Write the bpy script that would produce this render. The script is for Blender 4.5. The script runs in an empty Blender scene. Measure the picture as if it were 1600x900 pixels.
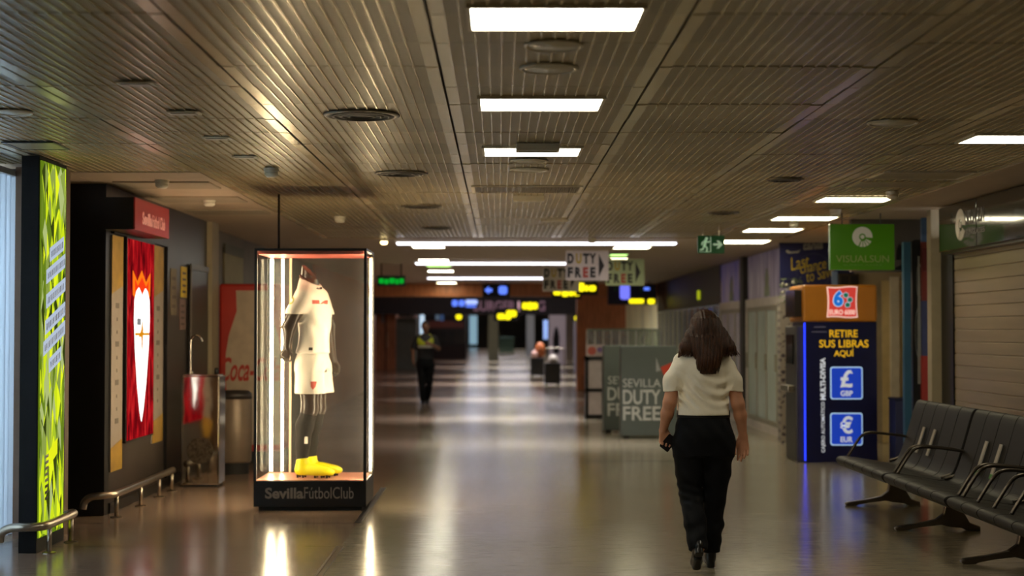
import bpy, bmesh, math, random
import numpy as np
from mathutils import Vector, Matrix, Euler
random.seed(7)
sc = bpy.context.scene
COL = sc.collection
R = math.radians
# ------------------------------------------------------------------ camera
F = 2400.0                                   # focal length in pixels of a 1600 wide frame
EYE = Vector((0, 0, 1.54))
cd = bpy.data.cameras.new('camera'); cam = bpy.data.objects.new('camera', cd); COL.objects.link(cam)
cd.sensor_width = 36; cd.lens = F/1600*36; cd.clip_end = 600; cd.clip_start = .1
cam.location = EYE
cam.rotation_euler = (R(90)+math.atan(68/F), 0, -math.atan(20/F))
cd.dof.use_dof = True; cd.dof.focus_distance = 10.0; cd.dof.aperture_fstop = 1.6
sc.camera = cam
_ROT = cam.rotation_euler.to_matrix()
def W(px, py, D):
    """metric point at depth D (metres down the hall)"""
    d = _ROT @ Vector(((px-800)/F, (450-py)/F, -1))
    return EYE + d*(D/d.y)
def WX(px, D, py=518): return W(px, py, D).x
def WZ(py, D, px=780): return W(px, py, D).z

# ------------------------------------------------------------------ materials
def lin(c):
    o = []
    for v in c[:3]:
        v /= 255.0
        o.append(v/12.92 if v <= .04045 else ((v+.055)/1.055)**2.4)
    return (*o, 1)
def newmat(name):
    m = bpy.data.materials.new(name); m.use_nodes = True
    nt = m.node_tree; nt.nodes.clear()
    out = nt.nodes.new('ShaderNodeOutputMaterial')
    return m, nt, out
def N(nt, t, **kw):
    n = nt.nodes.new(t)
    for k, v in kw.items():
        if k in n.inputs: n.inputs[k].default_value = v
        else: setattr(n, k, v)
    return n
def L(nt, a, b): nt.links.new(a, b)
_MC = {}
def mat(name, c, r=.5, m=0., var=.1, scale=7., bump=0., stretch=(1, 1, 1), bscale=None, spec=.5, coat=0., c2=None):
    if name in _MC: return _MC[name]
    M, nt, out = newmat(name)
    b = N(nt, 'ShaderNodeBsdfPrincipled', Roughness=r, Metallic=m)
    b.inputs['Specular IOR Level'].default_value = spec
    b.inputs['Coat Weight'].default_value = coat
    tc = N(nt, 'ShaderNodeTexCoord'); mp = N(nt, 'ShaderNodeMapping'); mp.inputs['Scale'].default_value = stretch
    L(nt, tc.outputs['Object'], mp.inputs['Vector'])
    nz = N(nt, 'ShaderNodeTexNoise', Scale=scale, Detail=4.)
    L(nt, mp.outputs[0], nz.inputs['Vector'])
    rp = N(nt, 'ShaderNodeValToRGB')
    a = lin(c)
    e0 = tuple(max(0, v*(1-var)) for v in a[:3]); e1 = tuple(min(1, v*(1+var)) for v in a[:3])
    if c2: e1 = lin(c2)[:3]
    rp.color_ramp.elements[0].position = .3; rp.color_ramp.elements[0].color = (*e0, 1)
    rp.color_ramp.elements[1].position = .7; rp.color_ramp.elements[1].color = (*e1, 1)
    L(nt, nz.outputs['Fac'], rp.inputs['Fac']); L(nt, rp.outputs[0], b.inputs['Base Color'])
    if bump:
        n2 = N(nt, 'ShaderNodeTexNoise', Scale=bscale or scale*6, Detail=3.)
        L(nt, mp.outputs[0], n2.inputs['Vector'])
        bp = N(nt, 'ShaderNodeBump', Strength=bump, Distance=.01)
        L(nt, n2.outputs['Fac'], bp.inputs['Height']); L(nt, bp.outputs[0], b.inputs['Normal'])
    L(nt, b.outputs[0], out.inputs[0]); _MC[name] = M
    return M
def emit(name, c, s=1.):
    if name in _MC: return _MC[name]
    M, nt, out = newmat(name)
    e = N(nt, 'ShaderNodeEmission', Strength=s); e.inputs['Color'].default_value = lin(c)
    L(nt, e.outputs[0], out.inputs[0]); _MC[name] = M
    return M
def lit(name, c, s=.5, r=.35):
    """a backlit plastic face: reflects a little and gives off light"""
    if name in _MC: return _MC[name]
    M, nt, out = newmat(name)
    b = N(nt, 'ShaderNodeBsdfPrincipled', Roughness=r)
    b.inputs['Base Color'].default_value = lin(c); b.inputs['Emission Color'].default_value = lin(c)
    b.inputs['Emission Strength'].default_value = s
    L(nt, b.outputs[0], out.inputs[0]); _MC[name] = M
    return M
def glass(name, tint=(235, 240, 238), refl=.5, rough=.03, haze=0.):
    if name in _MC: return _MC[name]
    M, nt, out = newmat(name)
    t = N(nt, 'ShaderNodeBsdfTransparent'); t.inputs[0].default_value = lin(tint)
    g = N(nt, 'ShaderNodeBsdfGlossy', Roughness=rough); g.inputs[0].default_value = (.9, .9, .9, 1)
    fr = N(nt, 'ShaderNodeFresnel', IOR=1.45); mu = N(nt, 'ShaderNodeMath', operation='MULTIPLY'); mu.inputs[1].default_value = refl
    L(nt, fr.outputs[0], mu.inputs[0])
    mx = N(nt, 'ShaderNodeMixShader'); L(nt, mu.outputs[0], mx.inputs[0]); L(nt, t.outputs[0], mx.inputs[1]); L(nt, g.outputs[0], mx.inputs[2])
    last = mx
    if haze:   # milky haze put into the pane: dust plus the veil of reflected light
        df = N(nt, 'ShaderNodeBsdfDiffuse'); df.inputs[0].default_value = (.8, .8, .82, 1); tc = N(nt, 'ShaderNodeTexCoord'); nz = N(nt, 'ShaderNodeTexNoise', Scale=2.5, Detail=3.)
        L(nt, tc.outputs['Object'], nz.inputs['Vector']); mr = N(nt, 'ShaderNodeMapRange'); mr.inputs[3].default_value = haze*.5; mr.inputs[4].default_value = haze*1.5; L(nt, nz.outputs['Fac'], mr.inputs[0])
        last = N(nt, 'ShaderNodeMixShader'); L(nt, mr.outputs[0], last.inputs[0]); L(nt, mx.outputs[0], last.inputs[1]); L(nt, df.outputs[0], last.inputs[2])
    L(nt, last.outputs[0], out.inputs[0]); _MC[name] = M
    return M

# ------------------------------------------------------------------ object helpers
def tag(o, label=None, cat=None, group=None, kind=None):
    if label: o['label'] = label
    if cat: o['category'] = cat
    if group: o['group'] = group
    if kind: o['kind'] = kind
    return o
def thing(name, label, cat, loc=(0, 0, 0), rz=0., group=None):
    o = bpy.data.objects.new(name, None); COL.objects.link(o)
    o.location = loc; o.rotation_euler = (0, 0, rz); o.empty_display_size = .1
    return tag(o, label, cat, group)
def root_of(o):
    while o.parent: o = o.parent
    return o
def link_mesh(name, verts, faces, material, parent=None, smooth=False, bevel=0., local=False, origin=None, mids=None, auto=None):
    me = bpy.data.meshes.new(name)
    off = Vector((0, 0, 0))
    if parent is not None and not local: off = root_of(parent).location.copy()
    elif parent is None and origin is not None: off = Vector(origin)
    if off.length: verts = [(v[0]-off.x, v[1]-off.y, v[2]-off.z) for v in verts]
    me.from_pydata([tuple(map(float, v)) for v in verts], [], faces)
    ms = material if isinstance(material, (list, tuple)) else [material]
    for m in ms: me.materials.append(m)
    if mids: me.polygons.foreach_set('material_index', mids)
    if smooth: me.polygons.foreach_set('use_smooth', [True]*len(me.polygons))
    me.validate(); me.update()
    o = bpy.data.objects.new(name, me); COL.objects.link(o)
    if parent is not None: o.parent = parent
    elif origin is not None: o.location = off
    if bevel:
        b = o.modifiers.new('bevel', 'BEVEL'); b.width = bevel; b.segments = 2; b.limit_method = 'ANGLE'; b.angle_limit = R(40)
    return o
def frame(o, u, v):
    u = Vector(u).normalized(); v = Vector(v).normalized()
    return Vector(o), u, v, u.cross(v)
class MB:
    def __init__(s): s.v = []; s.f = []; s.m = []; s.cur = 0
    def _add(s, vs, fs):
        b = len(s.v); s.v += [tuple(x) for x in vs]
        for f in fs: s.f.append([i+b for i in f]); s.m.append(s.cur)
        return s
    def use(s, i): s.cur = i; return s
    def box(s, x0, x1, y0, y1, z0, z1):
        x0, x1 = min(x0, x1), max(x0, x1); y0, y1 = min(y0, y1), max(y0, y1); z0, z1 = min(z0, z1), max(z0, z1)
        vs = [(x, y, z) for x in (x0, x1) for y in (y0, y1) for z in (z0, z1)]
        return s._add(vs, [(0, 1, 3, 2), (4, 6, 7, 5), (0, 4, 5, 1), (2, 3, 7, 6), (0, 2, 6, 4), (1, 5, 7, 3)])
    def obox(s, fr, u0, u1, v0, v1, n0, n1):
        o, u, v, n = fr
        vs = [o+u*a+v*b+n*c for a in (u0, u1) for b in (v0, v1) for c in (n0, n1)]
        return s._add(vs, [(0, 1, 3, 2), (4, 6, 7, 5), (0, 4, 5, 1), (2, 3, 7, 6), (0, 2, 6, 4), (1, 5, 7, 3)])
    def tube(s, path, r, n=12, caps=True, closed=False):
        P = [Vector(p) for p in path]; k = len(P)
        rr = r if isinstance(r, (list, tuple)) else [r]*k
        vs = []; prev = None
        for i, p in enumerate(P):
            if closed: t = (P[(i+1) % k]-P[i-1]).normalized()
            else: t = (P[min(i+1, k-1)]-P[max(i-1, 0)]).normalized()
            if prev is None:
                a = Vector((0, 0, 1)) if abs(t.z) < .9 else Vector((1, 0, 0))
                x = t.cross(a).normalized()
            else: x = (prev-t*prev.dot(t)).normalized()
            prev = x; y = t.cross(x)
            for j in range(n):
                an = 2*math.pi*j/n; vs.append(p+x*math.cos(an)*rr[i]+y*math.sin(an)*rr[i])
        fs = []
        for i in range(k if closed else k-1):
            i2 = (i+1) % k
            for j in range(n):
                j2 = (j+1) % n; fs.append((i*n+j, i*n+j2, i2*n+j2, i2*n+j))
        if caps and not closed: fs += [tuple(range(n))[::-1], tuple((k-1)*n+j for j in range(n))]
        return s._add(vs, fs)
    def lathe(s, c, prof, n=28, axis='z', sx=1., sy=1.):
        c = Vector(c); vs = []; fs = []; k = len(prof)
        for r, h in prof:
            for j in range(n):
                a = 2*math.pi*j/n; p = (r*math.cos(a)*sx, r*math.sin(a)*sy, h)
                if axis == 'x': p = (p[2], p[0], p[1])
                if axis == 'y': p = (p[1], p[2], p[0])
                vs.append(c+Vector(p))
        for i in range(k-1):
            for j in range(n):
                j2 = (j+1) % n; fs.append((i*n+j, i*n+j2, (i+1)*n+j2, (i+1)*n+j))
        fs += [tuple(range(n))[::-1], tuple((k-1)*n+j for j in range(n))]
        return s._add(vs, fs)
    def poly(s, fr, pts, n0, n1):
        """flat outline pts (u,v) in a frame, extruded from n0 to n1 along the normal"""
        o, u, v, n = fr; k = len(pts)
        ar = sum(pts[i][0]*pts[(i+1) % k][1]-pts[(i+1) % k][0]*pts[i][1] for i in range(k))
        if ar < 0: pts = pts[::-1]
        vs = [o+u*a+v*b+n*n0 for a, b in pts]+[o+u*a+v*b+n*n1 for a, b in pts]
        fs = [tuple(range(k))[::-1], tuple(range(k, 2*k))]+[(i, (i+1) % k, k+(i+1) % k, k+i) for i in range(k)]
        return s._add(vs, fs)
    def sphere(s, c, r, n=14, sc3=(1, 1, 1)):
        pr = [(max(1e-4, r*math.sin(math.pi*i/n)), -r*math.cos(math.pi*i/n)) for i in range(n+1)]
        b = len(s.v); s.lathe((0, 0, 0), pr, n=n*2)
        for i in range(b, len(s.v)):
            p = s.v[i]; s.v[i] = (c[0]+p[0]*sc3[0], c[1]+p[1]*sc3[1], c[2]+p[2]*sc3[2])
        return s
    def build(s, name, material, parent=None, **kw):
        multi = isinstance(material, (list, tuple))
        return link_mesh(name, s.v, s.f, material, parent, mids=s.m if multi else None, **kw)
def circ(cx, cy, r, n=24, a0=0, a1=360):
    return [(cx+r*math.cos(R(a0+(a1-a0)*i/(n if a1-a0 == 360 else n-1))), cy+r*math.sin(R(a0+(a1-a0)*i/(n if a1-a0 == 360 else n-1)))) for i in range(n)]
def smooth_path(pts, n=6):
    P = [Vector(p) for p in pts]; out = []
    for i in range(len(P)-1):
        p0 = P[max(i-1, 0)]; p1 = P[i]; p2 = P[i+1]; p3 = P[min(i+2, len(P)-1)]
        for j in range(n):
            t = j/n
            out.append(.5*((2*p1)+(-p0+p2)*t+(2*p0-5*p1+4*p2-p3)*t*t+(-p0+3*p1-3*p2+p3)*t**3))
    out.append(P[-1]); return out
def rrect(u0, u1, v0, v1, r, n=5):
    pts = []
    for cx, cy, a in ((u1-r, v0+r, -90), (u1-r, v1-r, 0), (u0+r, v1-r, 90), (u0+r, v0+r, 180)):
        pts += [(cx+r*math.cos(R(a+90*i/n)), cy+r*math.sin(R(a+90*i/n))) for i in range(n+1)]
    return pts
def text(s, fr, box, material, parent, name='lettering', bold=0., shear=0., depth=.003, keep=False, lift=.001, space=1.):
    """raised lettering fitted into box (u0,u1,v0,v1) of a frame"""
    c = bpy.data.curves.new('t', 'FONT'); c.body = s; c.size = 1; c.extrude = .01; c.offset = bold; c.shear = shear
    c.resolution_u = 4; c.space_character = space
    o = bpy.data.objects.new('t', c); COL.objects.link(o)
    dg = bpy.context.evaluated_depsgraph_get(); me = bpy.data.meshes.new_from_object(o.evaluated_get(dg))
    bpy.data.objects.remove(o); bpy.data.curves.remove(c)
    co = [v.co.copy() for v in me.vertices]; fs = [tuple(p.vertices) for p in me.polygons]
    bpy.data.meshes.remove(me)
    x0 = min(p.x for p in co); x1 = max(p.x for p in co); y0 = min(p.y for p in co); y1 = max(p.y for p in co)
    u0, u1, v0, v1 = box; sx = (u1-u0)/(x1-x0); sy = (v1-v0)/(y1-y0)
    if keep: sx = sy = min(sx, sy)
    O, u, v, n = fr
    vs = [O+u*(u0+(p.x-x0)*sx)+v*(v0+(p.y-y0)*sy)+n*(lift+(p.z+.01)/.02*depth) for p in co]
    return link_mesh(name, vs, fs, material, parent, origin=None if parent else O)
def copy_thing(o, loc, label=None, group=None, rz=None):
    c = o.copy(); COL.objects.link(c); c.location = loc
    if rz is not None: c.rotation_euler.z = rz
    if label: c['label'] = label
    if group: c['group'] = group
    def kids(a, b):
        for ch in list(a.children):
            d = ch.copy(); COL.objects.link(d); d.parent = b; kids(ch, d)
    kids(o, c)
    return c
X_, Y_, Z_ = Vector((1, 0, 0)), Vector((0, 1, 0)), Vector((0, 0, 1))
def front(x, y, z): return frame((x, y, z), X_, Z_)        # faces the camera end
def leftwall(x, y, z): return frame((x, y, z), Y_, Z_)     # on the left wall, faces +x
def rightwall(x, y, z): return frame((x, y, z), -Y_, Z_)   # on the right wall, faces -x

# ------------------------------------------------------------------ organic surfaces (one continuous skin from a distance field)
def crsec(sec, n=80):
    sec = np.array(sec, float); z = sec[:, 0]; o = np.argsort(z); sec = sec[o]; z = sec[:, 0]
    zz = np.linspace(z[0], z[-1], n); out = [zz]
    for k in range(1, sec.shape[1]):
        y = sec[:, k]; m = np.gradient(y, z)
        i = np.clip(np.searchsorted(z, zz)-1, 0, len(z)-2); h = z[i+1]-z[i]; t = (zz-z[i])/h
        out.append((2*t**3-3*t**2+1)*y[i]+(t**3-2*t**2+t)*h*m[i]+(-2*t**3+3*t**2)*y[i+1]+(t**3-t**2)*h*m[i+1])
    return np.array(out)
class Skin:
    def __init__(s, lo, hi, h):
        s.lo = np.array(lo, float); s.h = h
        n = np.ceil((np.array(hi)-s.lo)/h).astype(int)+1
        s.ax = [s.lo[i]+h*np.arange(n[i]) for i in range(3)]
        s.F = np.full(tuple(n), .3, np.float32)
    def _sl(s, lo, hi):
        out = []
        for i in range(3):
            a = int(np.clip(np.floor((lo[i]-s.lo[i])/s.h), 0, len(s.ax[i])-1)); b = int(np.clip(np.ceil((hi[i]-s.lo[i])/s.h)+1, a+1, len(s.ax[i])))
            out.append(slice(a, b))
        return tuple(out)
    def _g(s, sl):
        return (s.ax[0][sl[0]].astype(np.float32)[:, None, None], s.ax[1][sl[1]].astype(np.float32)[None, :, None], s.ax[2][sl[2]].astype(np.float32)[None, None, :])
    def _min(s, sl, d, k):
        f = s.F[sl]
        if k > 0:
            hh = np.maximum(k-np.abs(f-d), 0)/k; s.F[sl] = np.minimum(f, d)-hh*hh*k*.25
        else: s.F[sl] = np.minimum(f, d)
    def cap(s, a, b, r0, r1=None, k=.02, flat=None):
        r1 = r0 if r1 is None else r1; a = np.array(a, float); b = np.array(b, float)
        m = max(r0, r1)+k+.02
        sl = s._sl(np.minimum(a, b)-m, np.maximum(a, b)+m); X, Y, Z = s._g(sl)
        ba = b-a; L2 = max(float(ba@ba), 1e-9)
        t = np.clip(((X-a[0])*ba[0]+(Y-a[1])*ba[1]+(Z-a[2])*ba[2])/L2, 0, 1)
        dx, dy, dz = X-a[0]-ba[0]*t, Y-a[1]-ba[1]*t, Z-a[2]-ba[2]*t
        if flat: dx, dy, dz = dx/flat[0], dy/flat[1], dz/flat[2]
        s._min(sl, np.sqrt(dx*dx+dy*dy+dz*dz)-(r0+(r1-r0)*t), k); return s
    def chain(s, pts, rs, k=.02):
        for i in range(len(pts)-1): s.cap(pts[i], pts[i+1], rs[i], rs[i+1], k)
        return s
    def ell(s, c, r, k=.02, sub=False, rot=0.):
        c = np.array(c, float); r = np.array(r, float); m = r.max()+k+.03
        sl = s._sl(c-m, c+m); X, Y, Z = s._g(sl)
        x, y, z = X-c[0], Y-c[1], Z-c[2]
        if rot: x, z = x*math.cos(rot)+z*math.sin(rot), -x*math.sin(rot)+z*math.cos(rot)
        q = np.sqrt((x/r[0])**2+(y/r[1])**2+(z/r[2])**2); d = (q-1)*r.min()
        if sub: s.F[sl] = np.maximum(s.F[sl], -d)
        else: s._min(sl, d, k)
        return s
    def loft(s, sec, k=.02, p=2.2):
        """sec rows: z, cx, cy, rx, ry"""
        T = crsec(sec); m = T[3:].max()+k+.03
        lo = (T[1].min()-m, T[2].min()-m, T[0][0]-k-.02); hi = (T[1].max()+m, T[2].max()+m, T[0][-1]+k+.02)
        sl = s._sl(lo, hi); X, Y, Z = s._g(sl); zf = Z.ravel()
        cx, cy, rx, ry = [np.interp(zf, T[0], T[i]).astype(np.float32)[None, None, :] for i in range(1, 5)]
        q = (np.abs((X-cx)/rx)**p+np.abs((Y-cy)/ry)**p)**(1/p)
        d = np.maximum((q-1)*np.minimum(rx, ry), np.maximum(T[0][0]-Z, Z-T[0][-1]))
        s._min(sl, d, k); return s
    def cut(s, n, off):
        """keep the side where n.p < off"""
        sl = (slice(None),)*3; X, Y, Z = s._g(sl)
        s.F = np.maximum(s.F, (X*n[0]+Y*n[1]+Z*n[2]-off)).astype(np.float32); return s
    def ripple(s, fn):
        X, Y, Z = s._g((slice(None),)*3); s.F = (s.F+fn(X, Y, Z)).astype(np.float32); return s
    def mesh(s):
        F = s.F; S = F < 0; c = np.zeros(tuple(np.array(F.shape)-1), np.int8)
        n = F.shape
        for i in (0, 1):
            for j in (0, 1):
                for k in (0, 1): c += S[i:n[0]-1+i, j:n[1]-1+j, k:n[2]-1+k]
        act = (c > 0) & (c < 8); ids = np.argwhere(act); idx = np.full(act.shape, -1, np.int64); idx[act] = np.arange(len(ids))
        pos = np.zeros((len(ids), 3)); cnt = np.zeros(len(ids))
        for ax in range(3):
            for p in (0, 1):
                for q in (0, 1):
                    o = [0, 0, 0]; o[(ax+1) % 3] = p; o[(ax+2) % 3] = q; e = list(o); e[ax] = 1
                    a = F[ids[:, 0]+o[0], ids[:, 1]+o[1], ids[:, 2]+o[2]]; b = F[ids[:, 0]+e[0], ids[:, 1]+e[1], ids[:, 2]+e[2]]
                    x = (a < 0) != (b < 0); t = np.where(x, a/np.where(x, a-b, 1), 0)
                    pp = np.tile(np.array(o, float), (len(ids), 1)); pp[:, ax] = t
                    pos += pp*x[:, None]; cnt += x
        pos = (ids+pos/cnt[:, None])*s.h+s.lo
        faces = []
        for ax in range(3):
            b1, b2 = (ax+1) % 3, (ax+2) % 3
            A = [slice(None)]*3; B = [slice(None)]*3; A[ax] = slice(0, n[ax]-1); B[ax] = slice(1, n[ax])
            sa, sb = S[tuple(A)], S[tuple(B)]; cr = np.argwhere(sa != sb)
            cr = cr[(cr[:, b1] > 0) & (cr[:, b2] > 0) & (cr[:, b1] < n[b1]-1) & (cr[:, b2] < n[b2]-1)]
            if not len(cr): continue
            def g(d1, d2):
                q = cr.copy(); q[:, b1] += d1; q[:, b2] += d2; return idx[q[:, 0], q[:, 1], q[:, 2]]
            q = np.stack([g(-1, -1), g(0, -1), g(0, 0), g(-1, 0)], 1)
            ins = sa[cr[:, 0], cr[:, 1], cr[:, 2]]
            q[~ins] = q[~ins][:, ::-1]; faces.append(q)
        f = np.concatenate(faces); f = f[(f >= 0).all(1)]
        return pos.tolist(), f.tolist()
    def build(s, name, material, parent, **kw):
        v, f = s.mesh()
        return link_mesh(name, v, f, material, parent, smooth=True, local=True, **kw)
def hand(S, w, d, s_, n, curl=.3, sc_=1., thumb_in=.3, curls=None):
    """palm + five separate fingers. w wrist, d finger direction, s_ towards the thumb, n the way the palm faces"""
    w = Vector(w); d = Vector(d).normalized(); s_ = Vector(s_); s_ = (s_-d*s_.dot(d)).normalized(); n0 = d.cross(s_)
    n = n0 if n0.dot(Vector(n)) > 0 else -n0
    A = lambda v: (v.x, v.y, v.z)
    offs = [.029, .010, -.009, -.027]; ln = [.072, .080, .074, .058]
    for i, o in enumerate(offs):
        kb = w+d*(.088-.006*abs(i-1))*sc_+s_*o*sc_
        S.cap(A(w+s_*o*.55*sc_), A(kb), .0135*sc_, .0115*sc_, .012)
        p = kb; a = 0.; cu = curls[i] if curls else curl
        for j, fr in enumerate((.45, .31, .24)):
            a += cu*(1., 1.15, .8)[j]
            q = p+(d*math.cos(a)+n*math.sin(a)+s_*(o*.9))*ln[i]*fr*sc_
            S.cap(A(p), A(q), (.0092, .0083, .0075)[j]*sc_, (.0083, .0075, .0066)[j]*sc_, .003); p = q
    t0 = w+d*.022*sc_+s_*.024*sc_; t1 = w+d*.056*sc_+s_*.046*sc_+n*.014*sc_
    t2 = t1+(d*.9+s_*(.35-thumb_in)+n*.35*(1+thumb_in)).normalized()*.034*sc_; t3 = t2+(d*.95+s_*(.1-thumb_in)+n*.4*(1+thumb_in)).normalized()*.027*sc_
    S.cap(A(t0), A(t1), .0145*sc_, .0115*sc_, .012); S.cap(A(t1), A(t2), .0105*sc_, .009*sc_, .004); S.cap(A(t2), A(t3), .009*sc_, .0075*sc_, .003)
# ================================================================== THE SETTING
CZ = 2.79
def floor_mat():
    M, nt, out = newmat('polished_floor')
    b = N(nt, 'ShaderNodeBsdfPrincipled', Roughness=.24); b.inputs['Specular IOR Level'].default_value = .62
    tc = N(nt, 'ShaderNodeTexCoord'); sx = N(nt, 'ShaderNodeSeparateXYZ'); L(nt, tc.outputs['Object'], sx.inputs[0])
    mp = N(nt, 'ShaderNodeMapping'); mp.inputs['Scale'].default_value = (1.2, 9, 1); L(nt, tc.outputs['Object'], mp.inputs[0])
    nz = N(nt, 'ShaderNodeTexNoise', Scale=3.5, Detail=8., Roughness=.7); L(nt, mp.outputs[0], nz.inputs['Vector'])
    big = N(nt, 'ShaderNodeTexNoise', Scale=.7, Detail=2.); L(nt, tc.outputs['Object'], big.inputs['Vector'])
    def ramp(a, c):
        r = N(nt, 'ShaderNodeValToRGB'); e = r.color_ramp.elements; e[0].position = .3; e[1].position = .72; e[0].color = lin(a); e[1].color = lin(c)
        L(nt, nz.outputs['Fac'], r.inputs[0]); return r
    hall = ramp((136, 126, 106), (164, 153, 131)); side = ramp((130, 110, 94), (156, 134, 116))
    lt = N(nt, 'ShaderNodeMath', operation='LESS_THAN'); lt.inputs[1].default_value = -1.137; L(nt, sx.outputs[0], lt.inputs[0])
    mx = N(nt, 'ShaderNodeMix', data_type='RGBA'); L(nt, lt.outputs[0], mx.inputs[0]); L(nt, hall.outputs[0], mx.inputs[6]); L(nt, side.outputs[0], mx.inputs[7])
    # thin expansion joints across the hall
    acc = None
    for y, w, lo, hi in ((11.07, .016, -9, -1.14), (12.4, .018, -9, -1.14), (18.3, .07, -.9, 2.2), (14.9, .02, -9, -1.14), (9.4, .008, -9, -1.14), (25.2, .02, -9, 9)):
        d = N(nt, 'ShaderNodeMath', operation='SUBTRACT'); d.inputs[1].default_value = y; L(nt, sx.outputs[1], d.inputs[0])
        a = N(nt, 'ShaderNodeMath', operation='ABSOLUTE'); L(nt, d.outputs[0], a.inputs[0])
        c = N(nt, 'ShaderNodeMath', operation='LESS_THAN'); c.inputs[1].default_value = w; L(nt, a.outputs[0], c.inputs[0])
        g1 = N(nt, 'ShaderNodeMath', operation='GREATER_THAN'); g1.inputs[1].default_value = lo; L(nt, sx.outputs[0], g1.inputs[0])
        g2 = N(nt, 'ShaderNodeMath', operation='LESS_THAN'); g2.inputs[1].default_value = hi; L(nt, sx.outputs[0], g2.inputs[0])
        m1 = N(nt, 'ShaderNodeMath', operation='MULTIPLY'); L(nt, c.outputs[0], m1.inputs[0]); L(nt, g1.outputs[0], m1.inputs[1])
        m2 = N(nt, 'ShaderNodeMath', operation='MULTIPLY'); L(nt, m1.outputs[0], m2.inputs[0]); L(nt, g2.outputs[0], m2.inputs[1])
        if acc is None: acc = m2
        else:
            s = N(nt, 'ShaderNodeMath', operation='MAXIMUM'); L(nt, acc.outputs[0], s.inputs[0]); L(nt, m2.outputs[0], s.inputs[1]); acc = s
    mj = N(nt, 'ShaderNodeMix', data_type='RGBA'); mj.inputs[7].default_value = lin((46, 38, 32)); L(nt, acc.outputs[0], mj.inputs[0]); L(nt, mx.outputs[2], mj.inputs[6])
    L(nt, mj.outputs[2], b.inputs['Base Color'])
    mr = N(nt, 'ShaderNodeMapRange'); mr.inputs[3].default_value = .12; mr.inputs[4].default_value = .22; L(nt, big.outputs['Fac'], mr.inputs[0]); L(nt, mr.outputs[0], b.inputs['Roughness'])
    bp = N(nt, 'ShaderNodeBump', Strength=.12, Distance=.004); L(nt, nz.outputs['Fac'], bp.inputs['Height']); L(nt, bp.outputs[0], b.inputs['Normal'])
    L(nt, b.outputs[0], out.inputs[0]); return M
def ceil_mat(name, a, c, rough, metal, perf):
    M, nt, out = newmat(name)
    b = N(nt, 'ShaderNodeBsdfPrincipled', Roughness=rough, Metallic=metal)
    tc = N(nt, 'ShaderNodeTexCoord')
    ad = N(nt, 'ShaderNodeVectorMath', operation='ADD'); ad.inputs[1].default_value = (.28, 0, 0); L(nt, tc.outputs['Object'], ad.inputs[0])
    sn = N(nt, 'ShaderNodeVectorMath', operation='SNAP'); sn.inputs[1].default_value = (1.03, .6, 50); L(nt, ad.outputs[0], sn.inputs[0])
    wn = N(nt, 'ShaderNodeTexWhiteNoise'); L(nt, sn.outputs[0], wn.inputs['Vector'])
    r = N(nt, 'ShaderNodeValToRGB'); r.color_ramp.elements[0].color = lin(a); r.color_ramp.elements[1].color = lin(c); L(nt, wn.outputs['Value'], r.inputs[0])
    col = r.outputs[0]
    if perf:
        vo = N(nt, 'ShaderNodeTexVoronoi', Scale=110., Randomness=0.); L(nt, tc.outputs['Object'], vo.inputs['Vector'])
        ls = N(nt, 'ShaderNodeMath', operation='LESS_THAN'); ls.inputs[1].default_value = .3; L(nt, vo.outputs['Distance'], ls.inputs[0])
        mx = N(nt, 'ShaderNodeMix', data_type='RGBA'); mx.inputs[7].default_value = lin((34, 28, 18)); L(nt, ls.outputs[0], mx.inputs[0]); L(nt, col, mx.inputs[6]); col = mx.outputs[2]
    L(nt, col, b.inputs['Base Color']); L(nt, b.outputs[0], out.inputs[0]); return M
PLASTER = mat('plaster', (150, 136, 116), .7, var=.06, bump=.05)
PLASTER_BROWN = mat('brown_plaster', (176, 156, 134), .65, var=.06)
DARKWALL = mat('dark_panel', (52, 44, 40), .35, var=.15, scale=3)
BLACK = mat('black_lacquer', (14, 12, 11), .35, var=.2)
BLACKM = mat('black_matt', (20, 18, 17), .7, var=.2)
WOOD = mat('brown_wood', (182, 112, 68), .45, var=.35, scale=4, stretch=(6, 6, .6))
BEIGE = mat('beige_paint', (158, 144, 118), .6, var=.07)
STEEL = mat('stainless_steel', (170, 160, 145), .28, 1., var=.12, scale=20, stretch=(1, 1, 8))
CHROME = mat('polished_steel', (200, 195, 185), .1, 1., var=.05)
WHITEP = mat('white_plastic', (215, 208, 192), .5, var=.04)

def struct(name, mb, m, **kw): return tag(mb.build(name, m, **kw), kind='structure')
struct('floor', MB().box(-7, 12, -6, 192, -.12, 0), floor_mat())
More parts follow.
